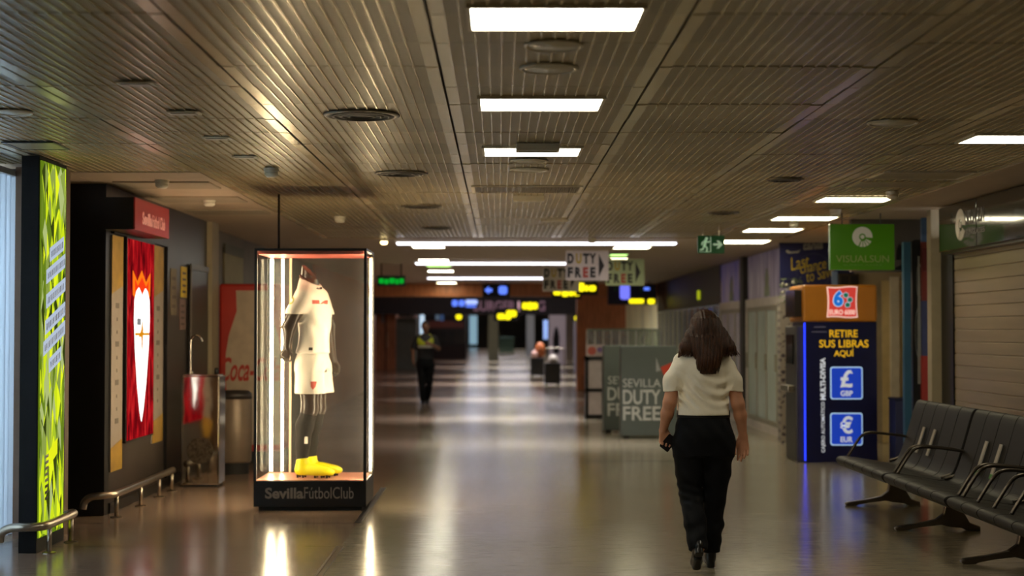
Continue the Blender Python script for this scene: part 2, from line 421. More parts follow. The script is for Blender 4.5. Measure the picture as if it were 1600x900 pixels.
# perforated metal ceiling: panels between seams, thin ribs running down the hall
PANEL = ceil_mat('perforated_panel', (142, 129, 97), (164, 150, 116), .42, .12, False)
RIB = ceil_mat('panel_rib', (206, 190, 150), (222, 206, 166), .27, .45, False)
edges = [-.28+1.03*k for k in range(-4, 5)]
cb = MB()
for k in range(len(edges)-1):
    x0, x1 = edges[k]+.007, edges[k+1]-.007
    yend = 12.0 if k < 2 else 20.4
    if k == 0: yend = 11.4
    for i in range(-10, 34):
        y0 = i*.6; y1 = y0+.6
        if y1 > yend+.01: break
        j = random.uniform(-.0025, .0025)
        v0 = len(cb.v); ta, tb = random.uniform(-.002, .002), random.uniform(-.003, .003)
        cb.use(0).box(x0, x1, y0+.003, y1-.003, CZ+j, CZ+.03)
        cb.use(1).box(x0, x0+.06, y0+.006, y1-.006, CZ-.005+j, CZ+.001+j).box(x1-.06, x1, y0+.006, y1-.006, CZ-.005+j, CZ+.001+j)
        n = 15; w = (x1-x0-.12)/(n+1)
        for q in range(1, n+1):
            xx = x0+.06+w*q
            cb.box(xx-.0042, xx+.0042, y0+.005, y1-.005, CZ-.006+j, CZ+.001+j)
        xc, yc = (x0+x1)/2, (y0+y1)/2
        for q in range(v0, len(cb.v)):
            p = cb.v[q]; cb.v[q] = (p[0], p[1], p[2]+ta*(p[0]-xc)+tb*(p[1]-yc))
cb.use(2).box(-4.5, 3.9, -6, 20.4, CZ+.031, CZ+.06)
struct('ceiling', cb, [PANEL, RIB, BLACKM])
pl = MB().box(3.84, 6.2, -6, 21.5, CZ-.01, CZ+.05).box(-4.5, -3.373, 11.4, 20.4, CZ-.008, CZ+.03).box(-3.366, -2.345, 12.0, 20.4, CZ-.008, CZ+.03).box(-3.366, -3.37, 11.4, 12, CZ-.008, CZ+.03)
pl.box(-4.5, 4.4, 20.4, 39.5, CZ-.012, CZ+.05)
struct('ceiling_plaster', pl, PLASTER_BROWN)
# raised smooth strips in the side plaster ceiling
st = MB()
for y in (12.7, 14.1, 15.6): st.box(-3.2, -2.4, y, y+.55, CZ-.02, CZ-.008)
struct('ceiling_trim', st, PLASTER)
# far hall beyond the wooden fascia
struct('ceiling_far', MB().box(-5.3, 12, 39.5, 192, 3.4, 3.5), PLASTER_BROWN)
struct('wall_fascia', MB().box(-5.2, 9, 39.5, 39.8, 2.44, 3.5), WOOD)
struct('wall_shop_band', MB().box(-5.2, 12, 60, 60.4, 2.2, 3.45), mat('dark_band', (46, 38, 40), .5))
struct('wall_end', MB().box(-7, 12, 150, 150.3, 0, 3.45), mat('grey_green_wall', (112, 108, 90), .6, var=.2, scale=.6))
struct('wall_far_left', MB().box(-5.5, -5.2, 39.8, 150, 0, 3.45), WOOD)
struct('wall_far_right', MB().box(7.2, 7.5, 40.4, 150, 0, 3.45), mat('dim_grey_wall', (92, 82, 74), .6, var=.2, scale=.8))
struct('wall_left_return', MB().box(-5.5, -3.4, 39.5, 39.8, 0, 2.44), WOOD)
struct('wall_rear', MB().box(-4.5, 6.2, -6.3, -6, 0, 2.9), PLASTER)
# left side
struct('wall_left', MB().box(-3.95, -3.75, -6, 7.6, 0, 2.85), PLASTER)
lw = MB().box(-3.9, -3.66, 11.75, 13.05, 0, 2.85)
struct('wall_left_recess', lw, BLACK)
struct('wall_left_strip', MB().box(-3.62, -3.28, 11.50, 11.75, 0, 2.77), mat('brown_strip', (112, 84, 64), .6))
struct('wall_left_shop', MB().box(-3.9, -3.3, 13.05, 17.35, 0, 2.78), [DARKWALL])
struct('wall_left_end', MB().box(-3.75, -3.3, 12.9, 13.05, 0, 2.78), BLACK)
struct('wall_left_pilaster', MB().box(-3.9, -3.24, 17.35, 17.75, 0, 2.79), BEIGE)
struct('wall_left_back', MB().box(-3.9, -3.45, 17.75, 28.5, 0, 2.79), mat('greyish_wall', (104, 92, 78), .55, var=.15, scale=2))
struct('wall_left_wood', MB().box(-3.9, -3.42, 28.5, 39.5, 0, 2.79), WOOD)
struct('trim_1', MB().box(-3.31, -3.285, 13.05, 17.35, .0, .09), BLACK)
struct('trim_2', MB().box(-3.45, -3.43, 19.2, 20.6, 2.0, 2.6), mat('ochre_panel', (150, 138, 96), .6))
struct('trim_3', MB().box(-3.45, -3.42, 19.2, 20.6, 1.98, 2.1).box(-3.45, -3.42, 19.2, 20.6, 2.52, 2.64), mat('grey_green_band', (96, 92, 78), .6))
# glazed front with a door in the black recess
dm = MB().box(-3.66, -3.63, 11.8, 12.85, .02, 2.55)
door = tag(dm.build('door_1', mat('dark_door', (18, 17, 17), .25)), kind='structure')
MB().box(-3.63, -3.6, 12.66, 12.70, .95, 1.25).build('door_handle', STEEL, door)
MB().box(-3.63, -3.61, 11.8, 11.84, .02, 2.55).box(-3.63, -3.61, 12.81, 12.85, .02, 2.55).box(-3.63, -3.61, 11.8, 12.85, 1.28, 1.33).build('door_frame', BLACKM, door)
# second dark doorway further on, in the shop wall
d2 = MB().box(-3.3, -3.275, 16.35, 17.3, 0, 2.2)
door2 = tag(d2.build('door_2', BLACK), kind='structure')
MB().box(-3.275, -3.262, 16.3, 16.36, 0, 2.26).box(-3.275, -3.262, 16.36, 17.3, 2.2, 2.26).build('door_frame', mat('grey_frame', (96, 90, 84), .4), door2)
# window on the left with daylight behind it
win = MB().box(-3.92, -3.86, 7.6, 7.68, 0, 2.85).box(-3.92, -3.86, 11.67, 11.75, 0, 2.85).box(-3.92, -3.86, 9.6, 9.66, 0, 2.85).box(-3.92, -3.86, 7.6, 11.75, 0, .06).box(-3.92, -3.86, 7.6, 11.75, 2.75, 2.85)
w1 = struct('window_1', win, mat('window_frame_white', (205, 208, 210), .5))
MB().box(-3.90, -3.89, 7.68, 11.67, .06, 2.75).build('pane', glass('window_glass', (225, 238, 245), .6), w1)
# right side
struct('wall_right', MB().box(4.6, 4.8, -6, 15.25, 0, 2.79), BEIGE)
struct('wall_right_column', MB().box(4.40, 4.62, 15.6, 15.75, 0, 2.79), BEIGE)
struct('wall_right_jamb', MB().box(4.5, 4.63, 15.2, 15.6, 0, 2.5), BLACK)
struct('wall_right_recess', MB().box(5.8, 6.0, 15.9, 21.4, 0, 2.79).box(4.63, 5.8, 15.6, 15.75, 0, 2.79), BEIGE)
struct('wall_right_cross', MB().box(4.12, 6.0, 21.4, 21.6, 0, 2.79), BEIGE)
struct('wall_right_shops', MB().box(4.14, 4.4, 21.6, 28.3, 0, 2.79), mat('grey_beige', (160, 150, 136), .6))
struct('wall_right_dark', MB().box(4.07, 4.4, 28.3, 39.5, 2.04, 2.79), mat('charcoal_fascia', (46, 42, 42), .5))
struct('wall_right_inner', MB().box(5.4, 5.5, 28.3, 39.5, 0, 2.79), mat('pale_inner_wall', (190, 186, 182), .6))
# cross wall at the end of the right side: wood panelling and a beige shutter
struct('wall_cross_wood', MB().box(2.12, 3.3, 40.0, 40.4, 0, 2.44).box(2.02, 2.12, 39.9, 40.4, 0, 2.44), WOOD)
struct('wall_cross_beige', MB().box(3.3, 7.3, 40.0, 40.4, 0, 2.79), mat('beige_shutter_far', (226, 214, 168), .6, var=.25, scale=3, stretch=(4, 1, .1)))
# metal expansion strips let into the floor
for (y0, y1) in ((7.6, 11.05), (12.42, 15.2)):
    struct('trim_4' if y0 < 10 else 'trim_5', MB().box(-1.165, -1.148, y0, y1, 0, .006).box(-1.128, -1.112, y0, y1, 0, .006).box(-1.148, -1.128, y0, y1, 0, .002), mat('expansion_strip', (92, 84, 74), .35, .8))
# columns in the far hall
for n, (x, y, w, m) in enumerate(((-.6, 84, .55, (150, 150, 118)), (1.7, 96, .5, (170, 176, 180)), (3.3, 78, .5, (120, 110, 100)))):
    struct('wall_column_'+str(n+1), MB().box(x, x+w, y, y+w, 0, 3.4), mat('far_column_'+str(n), m, .6))
# far window: pale daylight at the end of the hall
wf = struct('window_2', MB().box(-3.05, -2.9, 149.8, 150, 0, 3.2).box(-2.15, -2.0, 149.8, 150, 0, 3.2).box(-3.05, -2.0, 149.8, 150, 3.1, 3.2), mat('far_frame', (120, 130, 135), .5))
MB().box(-2.9, -2.15, 149.9, 149.98, .3, 3.1).build('pane', lit('daylit_pane', (160, 200, 220), .6), wf)

# ------------------------------------------------------------------ world and daylight
wd = bpy.data.worlds.new('world'); sc.world = wd; wd.use_nodes = True
bg = wd.node_tree.nodes['Background']; bg.inputs[0].default_value = (.93, .965, 1, 1); bg.inputs[1].default_value = 8
# ================================================================== CEILING THINGS
LED = emit('led_diffuser', (255, 246, 220), 17.)
LEDW = emit('led_diffuser_warm', (255, 244, 204), 14.)
LEDG = emit('led_diffuser_green', (196, 255, 140), 2.2)
FRM = mat('white_enamel', (206, 196, 172), .4, var=.05)
def led_square(x0, x1, y0, y1, label, group, m=None, z=CZ-.006):
    c = ((x0+x1)/2, (y0+y1)/2, z)
    t = thing('ceiling_light', label, 'ceiling light', c, group=group)
    w = .018
    MB().box(x0-w, x1+w, y0-w, y0, z-.012, z+.006).box(x0-w, x1+w, y1, y1+w, z-.012, z+.006).box(x0-w, x0, y0, y1, z-.012, z+.006).box(x1, x1+w, y0, y1, z-.012, z+.006).build('light_frame', FRM, t)
    MB().box(x0, x1, y0, y1, z-.008, z-.002).build('diffuser', m or LED, t)
    return t
G1 = 'square lights down the middle of the ceiling'
led_square(-.11, .55, 5.84, 6.26, 'largest and nearest lit square ceiling light, at the top edge of the photo', G1)
led_square(-.10, .55, 8.12, 8.56, 'lit white square ceiling light second along the middle of the ceiling', G1)
led_square(-.10, .55, 10.32, 10.78, 'lit white ceiling light third along the middle, crossed by a small grey box', G1)
# the same row goes on behind the camera
led_square(-.1, .55, 3.55, 3.98, 'lit square ceiling light of the middle row overhead, above the photo edge', G1)
led_square(-.1, .55, 1.27, 1.70, 'lit square ceiling light of the middle row behind the viewpoint', G1)
G2 = 'square lights along the right side of the ceiling'
LB = ['lit square ceiling light at the right edge of the photo, above the dark shop fascia',
      None, 'lit ceiling light above the hanging green sign, with a smoke detector just behind it', 'lit ceiling light between the hanging green sign and the exit sign, nearer one',
      'lit ceiling light between the exit sign and the green sign, second from the exit sign', 'lit ceiling light right behind the green exit sign']
for (y0, y1, lb) in ((9.62, 10.02, LB[0]), (14.13, 14.6, LB[2]), (16.5, 17.0, LB[3]), (18.4, 19.0, LB[4]), (20.6, 21.3, LB[5])):
    led_square(3.01, 3.66, y0, y1, lb, G2, LEDW if y0 > 12 else LED, z=CZ-.006 if y0 < 20 else CZ-.016)
led_square(3.01, 3.7, 11.9, 12.4, 'unlit square ceiling panel over the benches, between two lit lights', G2, PANEL)
# long linear lights across the far part
def bar(x0, x1, y, lb, s=None):
    t = thing('ceiling_tube_light', lb, 'ceiling light', ((x0+x1)/2, y, CZ-.012), group='long tube lights across the hall')
    MB().box(x0-.02, x1+.02, y-.12, y+.12, CZ-.034, CZ-.014).build('housing', FRM, t)
    MB().box(x0, x1, y-.10, y+.10, CZ-.062, CZ-.034).build('diffuser', s or emit('tube_diffuser', (244, 242, 255), 4.5), t, bevel=.01)
def downlight(x, y, z, sx, power, spread=75):
    # what the louvred tube throws straight down
    ld = bpy.data.lights.new('tube_lamp', 'AREA'); ld.shape = 'RECTANGLE'; ld.size = sx; ld.size_y = .16; ld.energy = power; ld.spread = R(spread); ld.color = (1, .965, .97)
    lo = bpy.data.objects.new('tube_lamp', ld); COL.objects.link(lo); lo.location = (x, y, z)
for (x, y, s, p) in ((.51, 21.0, 3.7, 26), (-.09, 27.2, 2.7, 40), (-.31, 34.8, 2.5, 45)): downlight(x, y, CZ-.07, s, p)
for y, p in ((45, 110), (53, 90), (66, 130), (78, 120), (92, 120), (110, 150), (130, 150)): downlight(.5, y, 3.33, 5.2, p)  # same for the unseen tubes added in the far hall
bar(-1.40, 2.42, 21.0, 'longest lit tube light across the hall, nearest of three above the duty free signs')
bar(-1.48, 1.3, 27.2, 'long lit tube light across the hall, middle one of three')
bar(-1.62, 1.0, 34.8, 'long lit tube light across the hall, farthest and lowest of three')
G3 = 'small square lights in the far ceiling'
for (px0, px1, py, D, m, lb) in (
    (645, 694, 382, 22.2, LED, 'small lit square light just under the left end of the longest tube light'),
    (655, 700, 405, 26.4, LED, 'small lit square light at the left end of the middle tube light'),
    (667, 704, 415, 28.8, LEDG, 'small green tinted ceiling light under the middle tube light, left of the hall'),
    (669, 708, 423, 31.2, LED, 'small whitish ceiling light between the green tinted one and the farthest tube light'),
    (683, 713, 438.5, 38.75, LEDW, 'small pale ceiling light right above the wooden fascia, left of centre'),
    (960, 1015, 385, 22.4, LEDW, 'small lit light under the right end of the longest tube light'),
    (953, 980, 394, 24.6, LEDG, 'small green tinted ceiling light above the right hand duty free sign'),
    (953, 979, 401.5, 26.0, LEDW, 'small lit light tucked just above the right hand duty free sign')):
    x0, x1 = WX(px0, D), WX(px1, D); led_square(x0, x1, D-.3, D+.3, lb, G3, m, z=CZ-.016)
# unseen lights added to brighten the far hall, behind the fascia
for y in (45, 53, 66, 78, 92, 110, 130):
    t = thing('hall_fill_light', 'unseen tube light added to brighten the far hall, above the wooden fascia', 'ceiling light', (0, y, 3.4), group='added tube lights of the far hall')
    MB().box(-2.2, 3.2, y-.12, y+.12, 3.37, 3.4).build('housing', FRM, t)
    MB().box(-2.15, 3.15, y-.10, y+.10, 3.34, 3.37).build('diffuser', emit('hall_fill_glow', (248, 244, 255), 22.), t)

# round speakers and vents
def disc(px, py, wpx, lb, kind='speaker', depth=.012):
    D = (CZ-1.54)*F/(518-py); c = W(px, py, D); r = wpx/2*D/F; z = CZ-.006
    nm, ct, gr = {'speaker': ('ceiling_speaker', 'speaker', 'round ceiling speakers'), 'vent': ('ceiling_vent', 'vent', 'round ceiling vents')}[kind]
    t = thing(nm, lb, ct, (c.x, c.y, z), group=gr)
    MB().lathe((c.x, c.y, 0), [(r, z), (r, z-depth*.5), (r*.94, z-depth), (r*.86, z-depth*.9), (r*.86, z)], 36).build('rim', FRM if kind == 'speaker' else mat('grey_rim', (120, 112, 96), .35, .6), t, smooth=True)
    m = MB()
    if kind == 'vent':
        for q in (.78, .58, .38): m.lathe((c.x, c.y, 0), [(r*q, z-.003), (r*q, z-depth*1.1), (r*(q-.09), z-depth*1.3), (r*(q-.09), z-.003)], 36)
    m.lathe((c.x, c.y, 0), [(r*.85, z), (r*.85, z-depth*.55), (.001, z-depth*(.7 if kind == 'speaker' else .45))], 36)
    m.build('grille', FRM if kind == 'speaker' else mat('dark_vent', (58, 52, 42), .5), t, smooth=True)
disc(865, 66, 94, 'pale round ceiling speaker just below the nearest square light, upper of two')
disc(858, 102, 94, 'pale round ceiling speaker above the second square light, lower of two')
disc(565, 177, 120, 'large round metal vent left of the middle row of square lights', 'vent')
disc(627, 269, 84, 'round metal vent left of the third square light, smaller in view than the largest vent', 'vent')
disc(827, 249, 60, 'small pale round speaker directly below the third middle light')
disc(827, 263, 62, 'small pale round speaker second below the third middle light')
disc(658, 321, 65, 'dark round vent in the ceiling above the bright little spotlight', 'vent')
disc(683, 355, 50, 'faint round vent just above the left part of the longest tube light', 'vent')
disc(1395, 188, 80, 'round pale ceiling speaker towards the right, left of the edge light')
disc(1227, 278, 60, 'dark round vent in the ceiling above the row of right hand lights', 'vent')
disc(1130, 331, 50, 'round pale vent above the green exit sign', 'vent')
disc(22, 173, 58, 'round white speaker at the left edge of the ceiling')
disc(868, 343, 44, 'faint pale round speaker above the duty free signs')
# smoke detectors
def smoke(px, py, D, w, lb, on=False):
    c = W(px, py, D); r = w/2*D/F; z = CZ-.006 if D < 20 else CZ-.012
    if c.x < -2.34 and D > 12: z = CZ-.008
    if c.x > 3.84: z = CZ-.01
    t = thing('smoke_detector' if not on else 'ceiling_spotlight', lb, 'smoke detector' if not on else 'spotlight', (c.x, c.y, z), group=None if on else 'smoke detectors on the ceiling')
    MB().lathe((c.x, c.y, 0), [(r, z), (r, z-.022), (r*.92, z-.03)], 24).build('base', WHITEP, t, smooth=False)
    MB().lathe((c.x, c.y, 0), [(r*.86, z-.03), (r*.9, z-.05), (r*.6, z-.068), (.002, z-.07)], 24).build('sensor_cap' if not on else 'lens', WHITEP if not on else emit('spot_lens', (255, 228, 160), 9.), t, smooth=True)
smoke(253, 283, 12.6, 22, 'white smoke detector on the ceiling left of the red projecting sign')
smoke(424, 269, 11.7, 24, 'white smoke detector lit from below, above the display case rod')
smoke(327, 316, 14.4, 20, 'white smoke detector on the plain ceiling strip behind the red sign')
smoke(531, 342, 16.6, 18, 'small white smoke detector above the right end of the display case')
smoke(1394, 297, 13.6, 20, 'white smoke detector over the right hand light nearest the green hanging sign')
smoke(1305, 328, 15.6, 18, 'white smoke detector by the second light above the cash machine')
smoke(1240, 348, 17.3, 16, 'small white smoke detector beyond the second light on the right')
smoke(925, 374, 20.3, 13, 'small smoke detector in front of the longest tube light')
smoke(600, 377, 20.6, 12, 'small glowing spotlight in the far ceiling right of the display case', True)
# square boxes and louvre
def flush(name, px, py, wpx, dep, lb, cat, m=FRM, h=.02, group=None):
    D = (CZ-1.54)*F/(518-py); c = W(px, py, D); w = wpx*D/F; z = CZ-.006
    t = thing(name, lb, cat, (c.x, c.y, z), group=group)
    MB().box(c.x-w/2, c.x+w/2, c.y-dep/2, c.y+dep/2, z-h, z).build('cover', m, t, bevel=.004)
    MB().box(c.x-w/2+.02, c.x+w/2-.02, c.y-dep/2+.02, c.y+dep/2-.02, z-h-.004, z-h).build('lens', mat('frosted_lens', (165, 158, 140), .4), t)
GB = 'emergency lamps on the ceiling'
flush('ceiling_emergency_lamp', 840, 223, 68, .12, 'small grey emergency lamp box overlapping the third middle light', 'emergency lamp', h=.05, group=GB)
flush('ceiling_emergency_lamp', 826, 305, 48, .14, 'small grey emergency lamp box just beyond the long ceiling louvre', 'emergency lamp', h=.05, group=GB)
GH = 'flush ceiling fittings on the left'
flush('ceiling_fitting', 213, 127, 58, .12, 'flush rectangular ceiling fitting, farthest left of the faint row', 'ceiling fitting', h=.01, group=GH)
flush('ceiling_fitting', 288, 173, 50, .12, 'flush rectangular ceiling fitting in the row left of the bright ceiling streak, second', 'ceiling fitting', h=.01, group=GH)
flush('ceiling_fitting', 340, 213, 44, .12, 'flush rectangular ceiling fitting above the case, third of the faint row', 'ceiling fitting', h=.01, group=GH)
flush('ceiling_fitting', 383, 243, 38, .12, 'flush rectangular ceiling fitting nearest the lit smoke detector', 'ceiling fitting', h=.01, group=GH)
D = 13.4
t = thing('ceiling_louvre', 'long slotted air louvre across the middle ceiling panel', 'air vent', (.24, 13.4, CZ-.006))
MB().box(-.24, .72, 13.1, 13.13, CZ-.014, CZ-.004).box(-.24, .72, 13.67, 13.7, CZ-.014, CZ-.004).box(-.24, -.21, 13.13, 13.67, CZ-.014, CZ-.004).box(.69, .72, 13.13, 13.67, CZ-.014, CZ-.004).build('louvre_frame', FRM, t)
m = MB()
for i in range(46): m.box(-.205+i*.0195, -.197+i*.0195, 13.13, 13.67, CZ-.02, CZ-.006)
m.build('slats', mat('louvre_slats', (140, 126, 98), .4, .5), t)
t = thing('access_hatch', 'dark edged access hatch in the ceiling above the left window blinds', 'hatch', (-3.08, 10.25, CZ-.006))
MB().box(-3.26, -2.92, 10.05, 10.07, CZ-.016, CZ-.008).box(-3.26, -2.92, 10.43, 10.45, CZ-.016, CZ-.008).box(-3.26, -3.24, 10.07, 10.43, CZ-.016, CZ-.008).box(-2.94, -2.92, 10.07, 10.43, CZ-.016, CZ-.008).build('hatch_frame', BLACK, t)
MB().box(-3.24, -2.94, 10.07, 10.43, CZ-.013, CZ-.008).build('hatch_cover', PANEL, t)
t = thing('access_hatch', 'pale outlined access hatch in the ceiling over the smoke detector at the right', 'hatch', (3.35, 12.95, CZ-.006))
MB().box(3.0, 3.75, 12.7, 12.72, CZ-.012, CZ-.005).box(3.0, 3.75, 13.2, 13.22, CZ-.012, CZ-.005).box(3.0, 3.02, 12.72, 13.2, CZ-.012, CZ-.005).box(3.73, 3.75, 12.72, 13.2, CZ-.012, CZ-.005).build('hatch_frame', RIB, t)
MB().box(3.02, 3.73, 12.72, 13.2, CZ-.009, CZ-.006).build('hatch_cover', PANEL, t)
# ================================================================== LEFT SIDE THINGS
# vertical blinds in the left window
t = thing('vertical_blind', 'pale blue daylit vertical blind in the window at the left edge', 'blind', (-3.66, 9.7, 0))
def blind_mat():
    M, nt, out = newmat('blind_fabric')
    d = N(nt, 'ShaderNodeBsdfDiffuse'); d.inputs[0].default_value = lin((222, 224, 228))
    tr = N(nt, 'ShaderNodeBsdfTranslucent'); tr.inputs[0].default_value = lin((222, 226, 232))
    tc = N(nt, 'ShaderNodeTexCoord'); nz = N(nt, 'ShaderNodeTexNoise', Scale=60.); L(nt, tc.outputs['Object'], nz.inputs['Vector'])
    bp = N(nt, 'ShaderNodeBump', Strength=.1, Distance=.003); L(nt, nz.outputs[0], bp.inputs['Height']); L(nt, bp.outputs[0], d.inputs['Normal'])
    mx = N(nt, 'ShaderNodeMixShader'); mx.inputs[0].default_value = .6; L(nt, d.outputs[0], mx.inputs[1]); L(nt, tr.outputs[0], mx.inputs[2]); L(nt, mx.outputs[0], out.inputs[0]); return M
m = MB(); y = 7.75; i = 0
while y < 11.62:
    a = R(14 if i % 2 else 20); o = Vector((-3.66, y, 0)); u = Vector((math.sin(a), math.cos(a), 0))
    m.obox((o, u, Z_, u.cross(Z_)), -.064, .064, .03, 2.70, -.001, .001); y += .118; i += 1
m.build('slats', blind_mat(), t)
MB().box(-3.70, -3.62, 7.7, 11.68, 2.70, 2.745).build('head_rail', mat('white_rail', (210, 208, 205), .4), t)

# advertising totem: black casing, glowing green shards
t = thing('advertising_totem', 'tall black lightbox pillar glowing with yellow green shards, beside the window', 'advertising totem', (-3.27, 11.02, 0))
MB().box(-3.34, -3.215, 10.74, 11.42, 0, 2.77).build('casing', mat('totem_black', (9, 8, 8), .6, spec=.2), t, bevel=.004)
MB().box(-3.215, -3.205, 10.76, 11.36, .10, 2.74).build('lit_panel', emit('shard_base', (96, 122, 22), 1.), t)
SHC = [emit('shard_%d' % k, c, 1.0) for k, c in enumerate(((232, 246, 36), (206, 228, 30), (172, 198, 44), (142, 160, 74), (104, 130, 30), (54, 66, 18), (176, 190, 120)))]
rs = random.Random(11); m = MB(); fs_ = leftwall(-3.205, 10.76, 0); cnt = 0
for row in range(26):
    for col_ in range(5):
        u = .02+.14*col_+rs.uniform(-.05, .05)+(.07 if row % 2 else 0); v = .12+row*.103+rs.uniform(-.04, .04)
        w_ = rs.uniform(.06, .13); h_ = rs.uniform(.13, .28); tl = rs.uniform(-.06, .06); k1 = rs.choice((0, 0, 1, 1, 2, 3, 6, 4)); k2 = rs.choice((1, 2, 3, 3, 4, 4, 5, 5, 6)); n0 = .0005+.00002*cnt; cnt += 1
        P4 = [(u, v-h_), (u+w_, v+tl), (u+tl*.4, v+h_), (u-w_, v-tl*.5)]; P4 = [(min(.60, max(0., a)), min(2.64+.10, max(.10, b))) for a, b in P4]
        m.use(k1).poly(fs_, [P4[0], P4[1], P4[2]], n0-.0004, n0); m.use(k2).poly(fs_, [P4[0], P4[2], P4[3]], n0-.0004, n0)
m.build('shard_print', SHC, t)
STRIPW = emit('lit_white_strip', (200, 214, 236), .8); INK = mat('grey_ink', (120, 132, 160), .5)
fr0 = leftwall(-3.205, 10.76, 0)
for i, (v, u0, u1) in enumerate(((2.09, .20, .54), (1.93, .12, .58), (1.755, .12, .59), (1.57, .10, .59), (1.42, .06, .59), (1.30, .20, .50))):
    du = u1-u0; sl = .30
    pts = [(u0, v-.055), (u1, v-.055+sl*du), (u1, v+.045+sl*du), (u0, v+.045)]
    m = MB().poly(fr0, pts, .0035, .006); pg = m.build('text_strip', STRIPW, t)
    # unreadable small marks of the printed words
    mk = MB(); q = u0+.03
    while q < u1-.03:
        w = random.uniform(.012, .03); vv = v-.03+sl*(q-u0)
        mk.poly(fr0, [(q, vv), (q+w*.6, vv+sl*w*.6), (q+w*.6, vv+.045+sl*w*.6), (q, vv+.045)], .006, .007); q += w+.014
    mk.build('printed_marks', INK, pg)
m = MB().poly(fr0, [(.16, .56), (.42, .66), (.42, .77), (.16, .67)], .0035, .006); m.build('yellow_label', emit('lit_yellow', (232, 240, 30), 1.), t)
mk = MB()
for i in range(8): mk.poly(fr0, [(.12, .35+i*.042), (.2, .36+i*.042), (.2, .38+i*.042), (.12, .37+i*.042)], .006, .007)
mk.build('black_marks', BLACK, t)

# bumper rails
def rail(path, posts, h, lb):
    t = thing('bumper_rail', lb, 'bumper rail', (path[1][0], path[1][1], 0), group='low steel bumper rails')
    MB().tube(smooth_path(path, 8), .03, 16).build('tube', STEEL, t, smooth=True)
    for x, y in posts:
        p = MB().tube([(x, y, .005), (x, y, h-.01)], .017, 14).build('post', STEEL, t, smooth=True)
        MB().lathe((x, y, 0), [(.05, 0), (.05, .006), (.02, .012), (.002, .012)], 20).build('flange', STEEL, p, smooth=False)
rail([(-3.43, 10.62, .10), (-3.41, 10.60, .16), (-3.34, 10.585, .195), (-3.24, 10.585, .20), (-3.16, 10.62, .20), (-3.13, 10.72, .20), (-3.13, 11.1, .20), (-3.13, 11.36, .20), (-3.17, 11.45, .195), (-3.25, 11.47, .17)],
     [(-3.13, 10.76), (-3.13, 11.30)], .20, 'short curved steel bumper rail around the foot of the green lightbox pillar')
rail([(-3.40, 12.62, .09), (-3.385, 12.62, .15), (-3.33, 12.61, .19), (-3.25, 12.61, .20), (-3.19, 12.68, .20), (-3.165, 12.85, .20), (-3.16, 13.6, .20), (-3.16, 14.4, .20), (-3.16, 14.95, .20)],
     [(-3.17, 12.80), (-3.16, 13.62), (-3.16, 14.35), (-3.16, 14.9)], .20, 'long steel bumper rail in front of the red crest poster wall')

# poster wall: lit crest lightbox between two white and gold lists
WX0 = -3.298
def px_y(px): return -WX0*F/(780-px)     # where a photo column meets the wall plane
t = thing('crest_lightbox', 'glowing red poster with white crest and orange crown on the dark wall', 'lightbox', (WX0, 13.95, 0))
ya, yb = px_y(195), px_y(236)
fr = leftwall(WX0, ya, 0); Wd = yb-ya
MB().obox(fr, -.03, Wd+.03, .56, 2.375, 0, .03).build('case', BLACK, t, bevel=.004)
def red_mat():
    M, nt, out = newmat('red_flag_print')
    e = N(nt, 'ShaderNodeEmission', Strength=.75); tc = N(nt, 'ShaderNodeTexCoord'); mp = N(nt, 'ShaderNodeMapping'); mp.inputs['Scale'].default_value = (1, 7, 1.6); L(nt, tc.outputs['Object'], mp.inputs[0])
    n = N(nt, 'ShaderNodeTexNoise', Scale=2.2, Detail=5., Distortion=.6); L(nt, mp.outputs[0], n.inputs['Vector'])
    r = N(nt, 'ShaderNodeValToRGB'); cs = [(.32, (50, 6, 10)), (.46, (150, 14, 22)), (.6, (215, 28, 34)), (.75, (240, 70, 62))]
    while len(r.color_ramp.elements) < 4: r.color_ramp.elements.new(.5)
    for el, (p, c) in zip(r.color_ramp.elements, cs): el.position = p; el.color = lin(c)
    L(nt, n.outputs[0], r.inputs[0]); L(nt, r.outputs[0], e.inputs[0]); L(nt, e.outputs[0], out.inputs[0]); return M
MB().obox(fr, 0, Wd, .58, 2.36, .03, .034).build('red_print', red_mat(), t)
m = Wd/2
z = lambda py: 1.54-(py-518)*(ya+yb)/2/F
fb = leftwall(WX0+.034, ya, 0)
crown = [(m-.33, z(462)), (m-.34, z(425)), (m-.17, z(441)), (m, z(423)), (m+.17, z(441)), (m+.34, z(425)), (m+.33, z(462)), (m, z(480))]
MB().poly(fb, crown, 0, .003).build('orange_crown', emit('lit_orange', (255, 120, 20), 1.1), t)
crown2 = [(m-.26, z(462)), (m-.27, z(438)), (m-.16, z(448)), (m, z(434)), (m+.16, z(448)), (m+.27, z(438)), (m+.26, z(462)), (m, z(474))]
MB().poly(fb, crown2, .003, .005).build('red_crown', emit('lit_red_orange', (240, 60, 20), 1.1), t)
ring = lambda s: [(m-.30*s, z(500)), (m-.29*s, z(470)), (m-.22*s, z(456)), (m-.13*s, z(450)), (m-.04*s, z(458)), (m, z(464)), (m+.04*s, z(458)), (m+.13*s, z(450)), (m+.22*s, z(456)), (m+.29*s, z(470)), (m+.30*s, z(500)), (m+.26*s, z(545)), (m+.17*s, z(600)), (m+.07*s, z(640)), (m, z(658)), (m-.07*s, z(640)), (m-.17*s, z(600)), (m-.26*s, z(545))]
MB().poly(fb, ring(1), .005, .008).build('white_crest', emit('lit_crest_white', (255, 250, 240), 2.2), t)
ORN = emit('lit_ochre', (235, 150, 20), .9)
